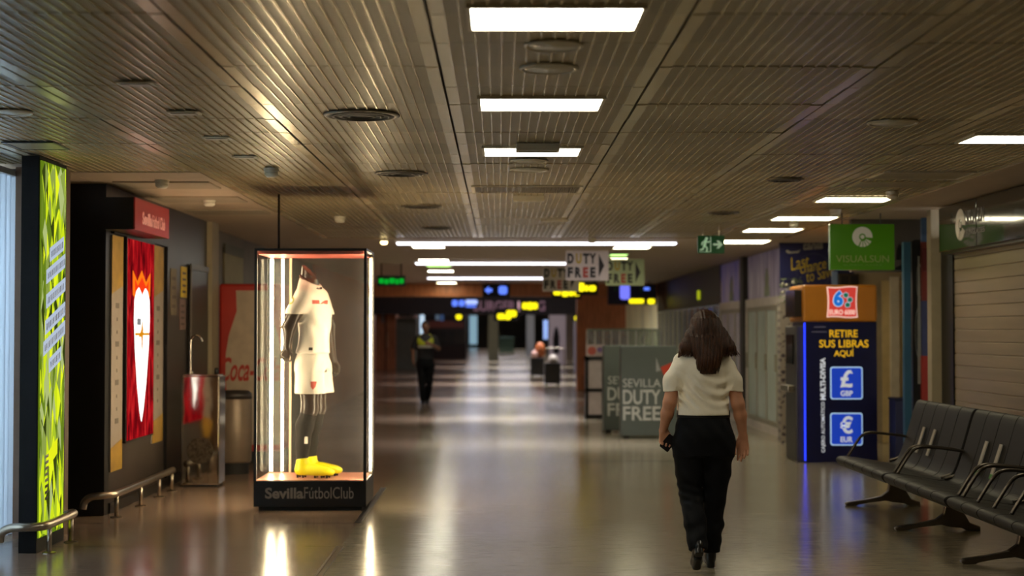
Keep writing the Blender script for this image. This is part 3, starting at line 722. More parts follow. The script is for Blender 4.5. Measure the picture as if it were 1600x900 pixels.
MB().poly(fb, [(m-.27, z(524)), (m+.27, z(524)), (m+.27, z(520)), (m-.27, z(520))], .008, .01).poly(fb, [(m-.14, z(527)), (m-.04, z(515)), (m, z(500)), (m+.04, z(515)), (m+.03, z(526)), (m, z(548)), (m-.04, z(526))], .008, .0105).build('gold_emblem', ORN, t)
mm = MB()
for q in (-.15, -.09, -.03, .03, .09, .15): mm.poly(fb, [(m+q-.006, z(535)), (m+q+.006, z(535)), (m+q*.5+.003, z(615)), (m+q*.5-.003, z(615))], .008, .0095)
mm.build('pale_stripes', emit('lit_pale_grey', (225, 215, 205), 1.3), t)
MB().poly(fb, [(m-.15, z(500)), (m-.13, z(500)), (m-.12, z(462)), (m-.15, z(462))], .008, .0095).poly(fb, [(m-.20, z(508)), (m-.05, z(508)), (m-.05, z(498)), (m-.20, z(498))], .008, .0092).build('grey_drawing', emit('lit_mid_grey', (150, 150, 150), .8), t)
GOLD = mat('dull_gold_print', (150, 116, 34), .5, var=.2); PAPER = mat('greyish_white_print', (140, 130, 120), .55, var=.06)
def list_panel(pa, pb, ztop, zbot, lb):
    a, b = px_y(pa), px_y(pb); w = b-a; fr = leftwall(WX0, a, 0)
    t = thing('list_poster', lb, 'poster', (WX0, (a+b)/2, 0), group='white and gold posters beside the red crest')
    MB().obox(fr, 0, w, zbot, ztop, 0, .012).build('sheet', PAPER, t)
    MB().poly(fr, [(0, ztop), (w, ztop), (w, ztop-.42), (0, ztop-.5)], .012, .014).build('gold_top', GOLD, t)
    MB().poly(fr, [(0, zbot), (w, zbot), (w, zbot+.26), (0, zbot+.2)], .012, .014).build('gold_foot', GOLD, t)
    k = MB(); v = ztop-.62
    i = 0
    while v > zbot+.32:
        if i % 3 == 0: k.obox(fr, w*.36, w*.66, v, v+.045, .012, .0135)
        else: k.obox(fr, w*.46, w*.54, v, v+.03, .012, .0135)
        v -= .11; i += 1
    k.build('printed_marks', mat('print_grey', (92, 84, 78), .6), t)
list_panel(173.5, 191, 2.36, .35, 'white list poster with gold ends, left of the glowing red crest poster')
list_panel(238, 254, 2.36, .48, 'white list poster with gold ends, right of the glowing red crest poster')
# thin frame of the poster bay
t = thing('poster_frame', 'black frame line around the crest poster and its two lists', 'frame', (WX0, 14, 0))
MB().obox(leftwall(WX0, 13.06, 0), 0, 2.12, 2.375, 2.39, 0, .03).obox(leftwall(WX0, 13.06, 0), 2.10, 2.13, .1, 2.375, 0, .03).build('frame_bar', BLACK, t)
# red projecting box sign
t = thing('shop_sign', 'red box sign with faded white words jutting from the dark wall', 'sign', (-3.17, 13.5, 2.39))
MB().box(-3.3, -3.06, 12.86, 14.18, 2.395, 2.665).build('sign_box', BLACK, t)
frs = leftwall(-3.06, 12.86, 2.395)
MB().obox(frs, .0, 1.32, 0, .27, 0, .012).build('red_face', lit('red_sign_face', (140, 30, 28), .06), t)
PK = lit('pale_sign_words', (222, 160, 150), .12); fs = leftwall(-3.048, 12.86, 2.395)
text('Sevilla', fs, (.26, .62, .06, .17), PK, t, bold=.03); text('Fútbol Club', fs, (.64, 1.14, .06, .17), PK, t)
# papers on the walls
def sheet(px0, px1, py0, py1, lb, m, nm='notice_sign'):
    a, b = px_y(px0), px_y(px1); d = (a+b)/2
    t = thing(nm, lb, 'notice', (WX0, d, 1.54-(py1-518)*d/F), group='paper notices on the dark left wall')
    fr = leftwall(WX0, a, 0); z0, z1 = 1.54-(py1-518)*d/F, 1.54-(py0-518)*d/F
    MB().obox(fr, 0, b-a, z0, z1, .001, .006).build('sheet', m, t)
    k = MB()
    for i in range(4): k.obox(fr, (b-a)*.2, (b-a)*.8, z0+(z1-z0)*(.15+.2*i), z0+(z1-z0)*(.22+.2*i), .006, .0072)
    k.build('printed_marks', mat('print_brown', (96, 78, 66), .6), t)
sheet(164, 172, 443, 487, 'small white notice left of the white and gold list posters', mat('notice_white', (150, 138, 130), .6)) if False else None
sheet(267, 276, 420, 492, 'narrow pale notice right of the crest poster frame', mat('notice_pale', (120, 108, 86), .6))
sheet(283, 292, 417, 465, 'yellow and orange notice left of the dark doorway', mat('notice_yellow', (200, 160, 30), .55, c2=(230, 205, 40), scale=3))
sheet(281, 290, 468, 515, 'pinkish white notice below the yellow notice', mat('notice_pink', (140, 112, 104), .6))
# drinking fountain
t = thing('drinking_fountain', 'mirror polished steel drinking fountain with gooseneck spout against the dark wall', 'drinking fountain', (-2.96, 15.45, 0))
MB().box(-3.15, -2.775, 15.27, 15.62, .02, 1.10).build('cabinet', mat('mirror_steel', (205, 200, 190), .07, 1., var=.04, scale=2, bump=.35, bscale=1.6), t, bevel=.012)
MB().box(-3.13, -2.795, 15.30, 15.6, 0, .03).build('plinth', BLACKM, t)
MB().box(-3.14, -2.79, 15.28, 15.61, 1.10, 1.115).build('basin_rim', CHROME, t, bevel=.006)
g = MB().tube(smooth_path([(-3.09, 15.42, 1.11), (-3.09, 15.42, 1.38), (-3.088, 15.42, 1.45), (-3.06, 15.41, 1.495), (-3.02, 15.40, 1.50), (-2.985, 15.39, 1.475), (-2.97, 15.39, 1.44)], 8), .013, 12).build('spout', CHROME, t, smooth=True)
MB().lathe((-3.09, 15.42, 1.11), [(.03, 0), (.03, .03), (.015, .04), (.002, .04)], 18).build('collar', CHROME, g, smooth=True)
MB().lathe((-2.83, 15.42, 1.115), [(.022, 0), (.022, .04), (.016, .06), (.002, .062)], 16).build('push_button', BLACKM, t, smooth=True)
fr = front(-2.962, 15.27, .36)
MB().poly(fr, circ(0, 0, .13, 36), 0, .004).build('round_grille', mat('steel_grille', (120, 112, 100), .3, 1., scale=40, var=.4), t)
# litter bin behind the fountain
t = thing('litter_bin', 'rounded grey litter bin with dark lid between the fountain and drinks machine', 'litter bin', (-2.86, 16.75, 0))
GB_ = mat('bin_grey', (128, 112, 96), .4, .3)
MB().lathe((-2.88, 16.75, 0), [(.175, .12), (.19, .14), (.195, .5), (.19, .8), (.18, .82)], 36, sx=1., sy=.8).build('bin_body', GB_, t, smooth=True)
MB().lathe((-2.88, 16.75, 0), [(.16, 0), (.16, .13)], 30, sx=1., sy=.8).build('bin_foot', BLACKM, t)
MB().lathe((-2.88, 16.75, 0), [(.195, .81), (.19, .87), (.15, .90), (.002, .905)], 36, sx=1., sy=.8).build('bin_lid', mat('bin_lid_dark', (44, 38, 36), .45), t, smooth=True)
# drinks machine
t = thing('drinks_machine', 'red drinks vending machine printed with a big white bottle, behind the display case', 'vending machine', (-2.95, 18.4, 0))
RED = mat('machine_red', (176, 40, 28), .4, var=.12, scale=2)
MB().box(-3.28, -2.53, 18.0, 18.8, .14, 2.1).build('machine_body', RED, t, bevel=.03)
MB().box(-3.25, -2.56, 18.04, 18.76, 0, .14).build('plinth', BLACKM, t)
fr = front(-3.28, 18.0, 0)
bot = [(.20, 2.02), (.21, 1.78), (.12, 1.5), (.085, 1.28), (.08, 1.0), (.11, .7), (.095, .4), (.10, .22), (.72, .22), (.735, .4), (.71, .7), (.74, 1.0), (.73, 1.28), (.69, 1.5), (.60, 1.78), (.61, 2.02)]
MB().poly(fr, bot, .001, .006).build('bottle_graphic', mat('graphic_white', (178, 160, 140), .5), t)
text('Coca-Cola', front(-3.28, 17.994, 0), (.03, .72, .96, 1.24), mat('script_red', (170, 44, 30), .5), t, shear=.35, bold=.02)

# ------------------------------------------------------------------ the lit display case
CX0, CX1, CY0, CY1 = -2.11, -1.143, 13.25, 14.02
BASE = .262; TOP = 2.258
t = thing('display_case', 'tall glass display case on a black plinth, lit by warm light tubes', 'display case', (-1.63, 13.63, 0))
CASE = t
pb = MB().box(CX0, CX1, CY0, CY1, .035, BASE-.006).build('plinth', BLACK, t, bevel=.004)
MB().box(CX0+.04, CX1-.04, CY0+.04, CY1-.04, 0, .035).build('plinth_foot', BLACKM, t)
MB().box(CX0+.02, CX1-.02, CY0+.02, CY1-.02, BASE-.006, BASE).build('case_floor', mat('salmon_floor', (190, 132, 112), .35, var=.05), t)
fc = front(CX0, CY0, 0); TX = mat('silver_lettering', (150, 138, 126), .4, .3)
text('Sevilla', fc, (.10, .43, .105, .20), TX, pb, bold=.03); text('FútbolClub', fc, (.435, .86, .105, .205), TX, pb)
for x, y in ((CX0, CY0), (CX1-.024, CY0), (CX0, CY1-.024), (CX1-.024, CY1-.024)): MB().box(x, x+.024, y, y+.024, BASE-.006, TOP-.02).build('corner_post', BLACK, t)
MB().box(CX0, CX1, CY0, CY1, TOP-.022, TOP).build('top_panel', BLACK, t)
MB().box(CX0+.03, CX1-.03, CY0+.03, CY1-.03, TOP-.05, TOP-.022).build('top_lining', mat('red_lining', (190, 96, 84), .5), t)
GL = glass('case_glass', (242, 244, 242), .012, .02, .016)
for b in ((CX0+.024, CX1-.024, CY0+.006, CY0+.012), (CX0+.024, CX1-.024, CY1-.012, CY1-.006)): MB().box(*b, BASE, TOP-.022).build('glass_pane', GL, t)
for b in ((CX0+.006, CX0+.012), (CX1-.012, CX1-.006)): MB().box(*b, CY0+.024, CY1-.024, BASE, TOP-.022).build('glass_pane', GL, t)
TUBE = emit('warm_tube', (255, 226, 182), 62.)
for x, y, r in ((-2.06, 13.93, .013), (-1.965, 13.96, .009), (-1.165, 13.94, .0085)):
    tb = MB().tube([(x, y, BASE+.02), (x, y, TOP-.06)], r, 12).build('light_tube', TUBE, t, smooth=True)
    MB().box(x-.016, x+.016, y-.016, y+.016, BASE, BASE+.022).box(x-.016, x+.016, y-.016, y+.016, TOP-.062, TOP-.045).build('tube_holder', WHITEP, tb)
for x0 in (CX0+.004, CX1-.020): MB().box(x0, x0+.015, CY0+.0245, CY0+.036, BASE+.02, TOP-.05).build('light_strip', emit('warm_strip', (255, 226, 182), 180.), t)
MB().box(-1.905, -1.885, 13.965, 13.985, BASE, TOP-.05).build('inner_rod', mat('pale_rod', (215, 190, 160), .3, .4), t)
c = W(435.5, 388, 13.9); MB().tube([(c.x, 13.9, TOP-.005), (c.x, 13.9, CZ-.008)], .011, 12).build('cable_rod', BLACK, t, smooth=True)
# ================================================================== RIGHT SIDE THINGS
# rolling shutter and glossy fascia of the near shop
t = thing('rolling_shutter', 'closed beige metal rolling shutter behind the benches', 'shutter', (4.52, 12, 0))
SHM = mat('shutter_slat', (172, 156, 128), .38, .55, var=.12, scale=3, stretch=(1, .25, 3), bump=.08)
m = MB(); z = .04
while z < 2.42:
    m.box(4.515, 4.535, 7.0, 15.2, z, z+.110); m.box(4.525, 4.535, 7.0, 15.2, z+.110, z+.117); z += .117
m.build('slats', SHM, t, bevel=.004)
MB().box(4.505, 4.545, 7, 15.2, 0, .04).build('bottom_bar', mat('shutter_bar', (110, 100, 84), .4, .6), t)
MB().box(4.507, 4.56, 15.2, 15.27, 0, 2.45).build('guide_rail', BLACK, t)
t = thing('shop_fascia', 'glossy dark fascia with white fan emblem above the closed shutter', 'shop fascia', (4.44, 12, 2.33))
GLOSS = mat('glossy_brown', (38, 32, 28), .09, var=.1, coat=.6)
for y0, y1 in ((14.02, 15.2), (12.5, 14.0), (9.5, 12.48), (7, 9.48)): MB().box(4.37, 4.505, y0, y1, 2.325, 2.76).build('fascia_panel', GLOSS, t, bevel=.004)
MB().lathe((4.438, 15.2, 0), [(.067, 2.325), (.067, 2.76)], 28).build('rounded_end', mat('fascia_metal', (70, 62, 56), .15, .8), t, smooth=True)
MB().box(4.40, 4.505, 7, 15.2, 2.30, 2.325).build('underside_trim', mat('trim_bronze', (74, 66, 56), .35, .5), t)
fr = rightwall(4.37, 0, 0)
def rwu(px): return -4.37*F/(px-780)       # u runs towards the viewer
def fan(frm, cx, cy, r, sx=1.):
    """sun emblem: round head open at lower right with short rays below"""
    out = []
    o = [(cx+math.cos(R(a))*r*sx, cy+math.sin(R(a))*r) for a in range(-5, 246, 10)]
    i = [(cx+math.cos(R(a))*r*.34*sx, cy+math.sin(R(a))*r*.34) for a in range(245, -6, -10)]
    out.append(o+i)
    for a in (262, 283, 304, 325):
        out.append([(cx+math.cos(R(a-d))*r*q*sx, cy+math.sin(R(a-d))*r*q) for d, q in ((4, .42), (8, 1.0), (-8, 1.0), (-4, .42))])
    out.append(circ(cx, cy, r*.2, 18) if sx == 1 else [(cx+(x-cx)*sx, y) for x, y in circ(cx, cy, r*.2, 18)])
    return out
EMB = mat('emblem_white', (190, 180, 168), .4); u0 = rwu(1503)
m = MB()
for p in fan(fr, u0+.02, 2.55, .15): m.poly(fr, p, .001, .006)
m.build('fan_emblem', EMB, t)
text('VISUALSUN', fr, (u0+.19, u0+.72, 2.54, 2.67), mat('fascia_letters', (120, 112, 104), .4), t)
text('SUNGLASSES', fr, (u0+.19, u0+.74, 2.44, 2.49), mat('fascia_letters', (120, 112, 104), .4), t)
# strips at the shop entrance beside the beige column
t = thing('entrance_banner', 'narrow blue and red shop banner with black bicycle board beside the beige column', 'banner', (4.46, 16.35, 0))
def colbox(px0, px1, py0, py1, D, dep, nm, m, par):
    a = W(px0, py0, D); b = W(px1, py1, D); zb = 0.0 if py1 > 640 else b.z
    return MB().box(a.x, b.x, D, D+dep, zb, a.z).build(nm, m, par)
colbox(1412, 1425, 378, 680, 16.4, .08, 'blue_post', mat('shop_blue', (34, 78, 100), .5), t)
bb = colbox(1425, 1440, 378, 660, 16.45, .05, 'black_board', mat('board_black', (22, 26, 32), .5), t)
CH = mat('chalk_white', (150, 150, 146), .6)
fr = front(W(1425, 0, 16.45).x, 16.45, 0); mm = MB()
def ringp(m, cx, cy, r, w, sx, n=26):
    for k in range(n):
        a, b = 2*math.pi*k/n, 2*math.pi*(k+1)/n
        m.poly(fr, [(cx+math.cos(a)*r*sx, cy+math.sin(a)*r), (cx+math.cos(b)*r*sx, cy+math.sin(b)*r), (cx+math.cos(b)*(r-w)*sx, cy+math.sin(b)*(r-w)), (cx+math.cos(a)*(r-w)*sx, cy+math.sin(a)*(r-w))], .001, .005)
zz = lambda py: WZ(py, 16.45)
ringp(mm, .05, zz(520), .28, .02, .16); ringp(mm, .05, zz(520), .18, .015, .16); ringp(mm, .055, zz(440), .2, .02, .15)
mm.poly(fr, [(.03, zz(600)), (.075, zz(600)), (.06, zz(400)), (.04, zz(400))], .001, .004); mm.build('bicycle_drawing', CH, bb)
colbox(1440, 1451, 378, 470, 16.4, .05, 'red_strip', mat('strip_dark_red', (112, 40, 30), .5), t)
colbox(1440, 1451, 340, 378, 16.4, .05, 'pale_blue_strip', mat('strip_blue', (70, 96, 132), .5), t)
colbox(1440, 1451, 470, 556, 16.4, .05, 'blue_strip', mat('strip_navy', (56, 62, 96), .5), t)
colbox(1440, 1451, 556, 690, 16.4, .05, 'red_foot', mat('strip_red', (150, 44, 34), .5), t)
colbox(1441, 1450, 388, 424, 16.36, .04, 'crimson_plate', mat('crimson', (92, 20, 20), .5), t)
# dark header board with black pointed shapes
t = thing('header_board', 'dark grey header board with black pointed leaf shapes, right of the green sign', 'header board', (4.45, 16.9, 2.1))
a = W(1398, 340, 16.9); b = W(1450, 425, 16.9); a0 = W(1330, 340, 16.9)
MB().box(a0.x, b.x, 16.9, 17.0, b.z, CZ-.012).build('board', mat('board_grey', (66, 58, 50), .55), t)
fr = front(0, 16.9, 0); m = MB()
P = lambda px, py: (W(px, py, 16.9).x, W(px, py, 16.9).z)
m.poly(fr, [P(1401, 390), P(1404, 381), P(1441, 402), P(1436, 406), P(1400, 406)], .001, .005)
m.poly(fr, [P(1396, 421), P(1412, 411), P(1449, 408), P(1445, 424), P(1420, 424)], .001, .005)
m.poly(fr, [P(1421, 379), P(1430, 374), P(1441, 375), P(1446, 384), P(1438, 380), P(1430, 379)], .001, .005)
m.build('leaf_shapes', BLACK, t)
# hanging green sign
t = thing('hanging_sign', 'square bright green hanging sign with fan emblem above the cash machine', 'sign', (3.79, 16.0, 2.2))
a = W(1297, 350, 16); b = W(1398, 422, 16)
MB().box(a.x, b.x, 16.0, 16.09, b.z, a.z).build('sign_box', lit('leaf_green', (70, 128, 14), .07, .25), t, bevel=.006)
fr = front(a.x, 16.0, b.z); w, h = b.x-a.x, a.z-b.z
m = MB()
for p in fan(fr, w*.5, h*.72, .105): m.poly(fr, p, .001, .006)
m.build('fan_emblem', lit('emblem_pale', (190, 186, 168), .12), t)
text('VISUALSUN', fr, (w*.09, w*.91, h*.17, h*.32), mat('sign_words', (150, 165, 95), .5), t)
text('SUNGLASSES', fr, (w*.2, w*.8, h*.09, h*.13), mat('sign_words_dim', (92, 140, 40), .5), t)
for x in (w*.2, w*.8): MB().tube([(a.x+x, 16.045, a.z-.004), (a.x+x, 16.045, CZ-.006)], .006, 8).build('hanger', BLACK, t)

# cash machine
AD = 18.1; t = thing('cash_machine', 'blue and orange multi currency cash machine with lit pound and euro tiles', 'cash machine', (4.02, 18.5, 0)); ATM = t
ax0, ax1 = WX(1258, AD), WX(1370, AD); zt, zm = WZ(445, AD, 1310), WZ(503, AD, 1310)
MB().box(ax0, ax1, AD, AD+.75, .0, zm).build('blue_panel', mat('navy_panel', (14, 18, 62), .3, var=.1), t, bevel=.004)
hd = MB().box(ax0-.03, ax1+.005, AD-.02, AD+.82, zm, zt).build('header', mat('orange_header', (184, 116, 24), .4, var=.06), t, bevel=.03)
MB().box(ax0-.10, ax0-.002, AD+.06, AD+.72, .0, zm-.05).build('machine_front', mat('machine_grey', (66, 64, 64), .4, .2), t, bevel=.012)
MB().box(ax0-.115, ax0-.1, AD+.18, AD+.6, 1.15, 1.5).build('screen', mat('screen_black', (16, 18, 22), .1), t)
MB().box(ax0-.18, ax0-.1, AD+.15, AD+.62, .82, .9).build('keypad_shelf', STEEL, t, bevel=.01)
MB().box(ax0-.115, ax0-.03, AD+.05, AD+.62, zm+.06, zt-.06).build('header_window', mat('header_glass', (46, 40, 38), .12), hd)
MB().box(ax0-.014, ax0, AD-.012, AD+.01, .02, zm-.01).build('blue_light_strip', emit('blue_glow', (40, 60, 255), 2.2), t)
fr = front(0, AD, 0); fh = front(0, AD-.02, 0)
def PB(px0, px1, py0, py1, D=AD): return (WX(px0, D, py0), WX(px1, D, py0), WZ(py1, D, px0), WZ(py0, D, px0))
YL = lit('yellow_letters', (230, 180, 30), .5)
text('RETIRE', fr, PB(1296, 1340, 515.5, 527), YL, t, bold=.016); text('SUS LIBRAS', fr, PB(1280, 1357, 531, 543), YL, t, bold=.016); text('AQUÍ', fr, PB(1303, 1334, 545, 558.5), YL, t, bold=.016)
# upright words
fv = frame((0, AD, 0), Z_, -X_); x0, x1 = WX(1281, AD), WX(1290.5, AD)
WL = lit('white_letters', (205, 210, 220), .5)
text('CAJERO AUTOMÁTICO', fv, (WZ(707, AD, 1285), WZ(628, AD, 1285), -x1+.008, -x0), WL, t, bold=.02)
text('MULTI-DIVISA', fv, (WZ(625, AD, 1285), WZ(559, AD, 1285), -x1+.008, -x0), WL, t, bold=.045)
TILE = lit('tile_blue', (22, 62, 190), .55); EDGE = lit('tile_edge', (170, 205, 240), .6)
for sym, wd_, y0, y1 in (('£', 'GBP', 573, 624), ('€', 'EUR', 645, 696)):
    bx = PB(1297, 1347.5, y0, y1); o = MB().poly(fr, rrect(*bx, .03), .001, .008).build('currency_tile', EDGE, t)
    MB().poly(fr, rrect(bx[0]+.014, bx[1]-.014, bx[2]+.014, bx[3]-.014, .022), .008, .011).build('tile_face', TILE, o)
    f2 = front(0, AD-.011, 0); cx = (bx[0]+bx[1])/2; hh = bx[3]-bx[2]
    text(sym, f2, (cx-.075, cx+.075, bx[2]+hh*.36, bx[3]-hh*.1), WL, o, bold=.028, name='currency_symbol'); text(wd_, f2, (cx-.072, cx+.072, bx[2]+hh*.1, bx[2]+hh*.27), WL, o, bold=.03)
# small dim words top left
MB().obox(fr, WX(1268, AD), WX(1292, AD), WZ(519.5, AD), WZ(517.5, AD), .001, .003).obox(fr, WX(1272, AD), WX(1290, AD), WZ(512, AD), WZ(510, AD), .001, .003).build('small_print', mat('dim_print', (96, 96, 130), .5), t)
# logo plate, a little wavy
bx = PB(1292, 1338, 449, 495); u0, u1, v0, v1 = bx; n = 14
def wavy(e): return [(u0-e+.012*math.sin(i/n*3.1), v0-e+(v1-v0+2*e)*i/n) for i in range(n+1)]+[(u0+(u1-u0)*i/n, v1+e-.006*math.sin(i/n*6)) for i in range(1, n)]+[(u1+e-.012*math.sin((1-i/n)*3.1), v1+e-(v1-v0+2*e)*i/n) for i in range(n+1)]+[(u1-(u1-u0)*i/n, v0-e-.006*math.sin(i/n*6)) for i in range(1, n)]
lp = MB().poly(fh, wavy(.008), .001, .012).build('logo_plate', lit('plate_edge', (240, 200, 190), .7), hd)
MB().poly(fh, wavy(-.006), .012, .015).build('red_plate', lit('plate_red', (205, 62, 54), .6), lp)
fl_ = front(0, AD-.035, 0); cx = u0+(u1-u0)*.34; hh = v1-v0
text('6', fl_, (u0+.06, u0+.19, v0+.115, v1-.03), lit('six_edge', (170, 215, 240), .6), lp, bold=.09, name='numeral_edge')
text('6', fl_, (u0+.07, u0+.18, v0+.125, v1-.04), lit('six_blue', (20, 110, 215), .6), lp, bold=.05, name='numeral', lift=.005)
for du, dv in ((.215, .255), (.262, .20), (.235, .14)):
    MB().poly(fl_, circ(u0+du, v0+dv, .033, 20), .001, .004).build('dot_edge', lit('six_edge', (170, 215, 240), .6), lp)
    MB().poly(fl_, circ(u0+du, v0+dv, .027, 20), .004, .007).build('green_dot', lit('dot_green', (20, 110, 84), .5), lp)
text('EURO 6000', fl_, (u0+.02, u1-.025, v0+.025, v0+.085), lit('plate_edge', (240, 200, 190), .7), lp, bold=.03)

# things on the cross wall behind the machine
t = thing('promotion_board', 'dark blue promotion board with yellow script, behind the cash machine', 'promotion board', (5.0, 21.36, 2.0))
D = 21.36; fb = front(0, D, 0); a = W(1218, 378, D); b = W(1335, 450, D)
MB().box(a.x, b.x, D, D+.03, b.z, a.z).build('board', mat('promo_blue', (16, 18, 66), .45), t)
fb = front(0, D, 0)
YS = mat('script_yellow', (165, 140, 40), .5)
def PBd(px0, px1, py0, py1): return (WX(px0, D), WX(px1, D), WZ(py1, D, px0), WZ(py0, D, px0))
for s, bx in (('Last', (1237, 1268, 403, 423)), ('chance', (1252, 1294, 411, 428)), ('to Save', (1262, 1306, 424, 441))):
    fs = frame((WX(bx[0], D), D, WZ(bx[3], D, bx[0])), Vector((1, 0, .22)), Vector((-.22, 0, 1)))
    text(s, fs, (0, WX(bx[1], D)-WX(bx[0], D), 0, WZ(bx[2], D)-WZ(bx[3], D)), YS, t, shear=.3, bold=.0)
WS = mat('script_white', (140, 136, 130), .5)
text('tánia', frame((WX(1256, D), D, WZ(391, D, 1256)), Vector((1, 0, .08)), Vector((-.08, 0, 1))), (0, WX(1287, D)-WX(1256, D), 0, .12), WS, t, shear=.3, bold=.03)
m = MB(); m.poly(fb, [(WX(1228, D), WZ(393, D)), (WX(1232, D), WZ(396, D)), (WX(1248, D), WZ(395, D)), (WX(1252, D), WZ(389, D)), (WX(1247, D), WZ(392, D)), (WX(1236, D), WZ(393, D)), (WX(1230, D), WZ(390, D))], .001, .004); m.build('swoosh', WS, t)
m = MB()
for k in range(30):
    a_, b_ = 2*math.pi*k/30, 2*math.pi*(k+1)/30; cx, cz = WX(1272, D), WZ(423, D); r0, r1 = .245, .238
    m.poly(fb, [(cx+math.cos(a_)*r0, cz+math.sin(a_)*r0), (cx+math.cos(b_)*r0, cz+math.sin(b_)*r0), (cx+math.cos(b_)*r1, cz+math.sin(b_)*r1), (cx+math.cos(a_)*r1, cz+math.sin(a_)*r1)], .001, .003)
m.build('thin_circle', mat('dim_circle', (60, 58, 80), .5), t)
# small pale blue notice, wall fittings and doors on the cross wall
t = thing('notice_sign', 'small pale blue notice on the wall just above the cash machine', 'notice', (W(1302, 433, D).x, D, 2.2))
a = W(1299, 424, D); b = W(1308, 446, D); MB().box(a.x, b.x, D-.03, D-.001, b.z, a.z).build('sheet', mat('pale_blue', (120, 140, 175), .5), t)
t = thing('wall_cabinet', 'dark glazed wall cabinet seen between the green sign and cash machine', 'cabinet', (W(1330, 436, D).x, D+.0, 2.1))
a = W(1309, 428, D); b = W(1340, 470, D)
MB().box(a.x, b.x, D-.1, D, b.z, a.z).build('cabinet_box', mat('cabinet_brown', (54, 42, 30), .5), t)
xm = (a.x+b.x)/2
for q0, q1 in ((a.x+.02, xm-.015), (xm+.015, b.x-.02)): MB().box(q0, q1, D-.108, D-.1, b.z+.03, a.z-.03).build('pane', BLACK, t)
dd = tag(MB().box(W(1374, 0, D).x, W(1412, 0, D).x, D-.03, D, 0, 2.25).build('door_3', mat('beige_door', (196, 174, 126), .5)), kind='structure')
MB().box(W(1386, 0, D).x, W(1399, 0, D).x, D-.09, D-.03, 0, 2.30).build('door_post', mat('door_post_grey', (196, 188, 172), .45), dd)
t = thing('blue_bin', 'dark navy box standing on the floor behind the first bench back', 'bin', (W(1405, 650, 17.6).x, 17.7, 0))
a = W(1399, 622, 17.6); b = W(1412, 700, 17.6)
MB().box(a.x, b.x+.1, 17.6, 17.9, 0, a.z-.03).build('bin_body', mat('bin_navy', (22, 26, 62), .5), t, bevel=.01)
MB().box(a.x-.01, b.x+.11, 17.59, 17.91, a.z-.03, a.z).build('bin_lid', mat('bin_navy_lid', (16, 18, 44), .45), t, bevel=.01)
# patterned pilaster with flowers
t = thing('patterned_pilaster', 'narrow white pilaster with black lattice pattern and leafy top, left of cash machine', 'pilaster', (4.14, 21.3, 0))
def lattice():
    M, nt, out = newmat('lattice_pattern'); b = N(nt, 'ShaderNodeBsdfPrincipled', Roughness=.5); tc = N(nt, 'ShaderNodeTexCoord')
    mp = N(nt, 'ShaderNodeMapping'); mp.inputs['Rotation'].default_value = (0, R(45), 0); L(nt, tc.outputs['Object'], mp.inputs[0])
    v = N(nt, 'ShaderNodeTexVoronoi', Scale=13., Randomness=.1, feature='DISTANCE_TO_EDGE'); L(nt, mp.outputs[0], v.inputs['Vector'])
    r = N(nt, 'ShaderNodeValToRGB'); r.color_ramp.interpolation = 'CONSTANT'; r.color_ramp.elements[0].color = lin((150, 140, 130)); r.color_ramp.elements[1].position = .16; r.color_ramp.elements[1].color = lin((62, 52, 60))
    L(nt, v.outputs['Distance'], r.inputs[0]); L(nt, r.outputs[0], b.inputs['Base Color']); L(nt, b.outputs[0], out.inputs[0]); return M
PIL_X0, PIL_X1 = WX(1219, 21.2), WX(1238, 21.2)
MB().box(PIL_X0, PIL_X1, 21.2, 21.4, 0, 1.95).build('patterned_panel', lattice(), t)
MB().box(PIL_X1, PIL_X1+.04, 21.2, 21.4, 0, 1.9).build('navy_edge', mat('edge_navy', (24, 28, 80), .5), t)
m = MB()
for i in range(90):
    c = Vector((random.uniform(PIL_X0-.02, PIL_X1+.12), random.uniform(21.02, 21.19), random.uniform(1.93, 2.28))); s = random.uniform(.02, .045)
    u = Vector((random.uniform(-1, 1), random.uniform(-.5, .5), random.uniform(-1, 1))).normalized(); v = u.orthogonal().normalized()
    m._add([c-u*s, c+v*s*.4, c+u*s, c-v*s*.4], [(0, 1, 2, 3)])
tag(m.build('leaf_spray', mat('dull_leaf', (96, 104, 70), .6, var=.4), t), kind='stuff')
m = MB()
for i in range(16): m.sphere((random.uniform(PIL_X0, PIL_X1+.1), random.uniform(20.98, 21.05), random.uniform(1.95, 2.25)), .022, 6)
m.build('blossoms', mat('pale_blossom', (170, 165, 150), .6), t, smooth=True)

# shop front with glazed folding doors on the right wall
DX = 4.12
FRW = mat('door_frame_white', (206, 196, 190), .5); GLS = mat('frosted_glass', (196, 208, 200), .25, var=.1, scale=1.5)
def doors(y0, y1, n, lb, grp, gm):
    t = thing('glazed_shop_front', lb, 'shop front', (DX, (y0+y1)/2, 0), group=grp)
    MB().box(DX-.06, DX, y0, y1, 1.93, 2.06).box(DX-.06, DX, y0, y0+.1, 0, 1.93).box(DX-.06, DX, y1-.1, y1, 0, 1.93).box(DX-.06, DX, y0+.1, y1-.1, 0, .12).build('door_surround', FRW, t)
    w = (y1-y0-.2)/n
    for i in range(n):
        a = y0+.1+i*w
        d = MB().box(DX-.045, DX-.015, a, a+.05, .12, 1.93).box(DX-.045, DX-.015, a+w-.05, a+w, .12, 1.93).box(DX-.045, DX-.015, a+.05, a+w-.05, .12, .2).box(DX-.045, DX-.015, a+.05, a+w-.05, 1.86, 1.93).build('door_leaf', mat('leaf_edge', (150, 144, 130), .45), t)
        MB().box(DX-.035, DX-.025, a+.05, a+w-.05, .2, 1.86).build('pane', gm, d)
        MB().box(DX-.075, DX-.045, a+w-.04, a+w-.02, .95, 1.2).build('door_handle', STEEL, d)
doors(21.62, 25.3, 4, 'glazed shop doors in a white frame next to the patterned pilaster', None, GLS)
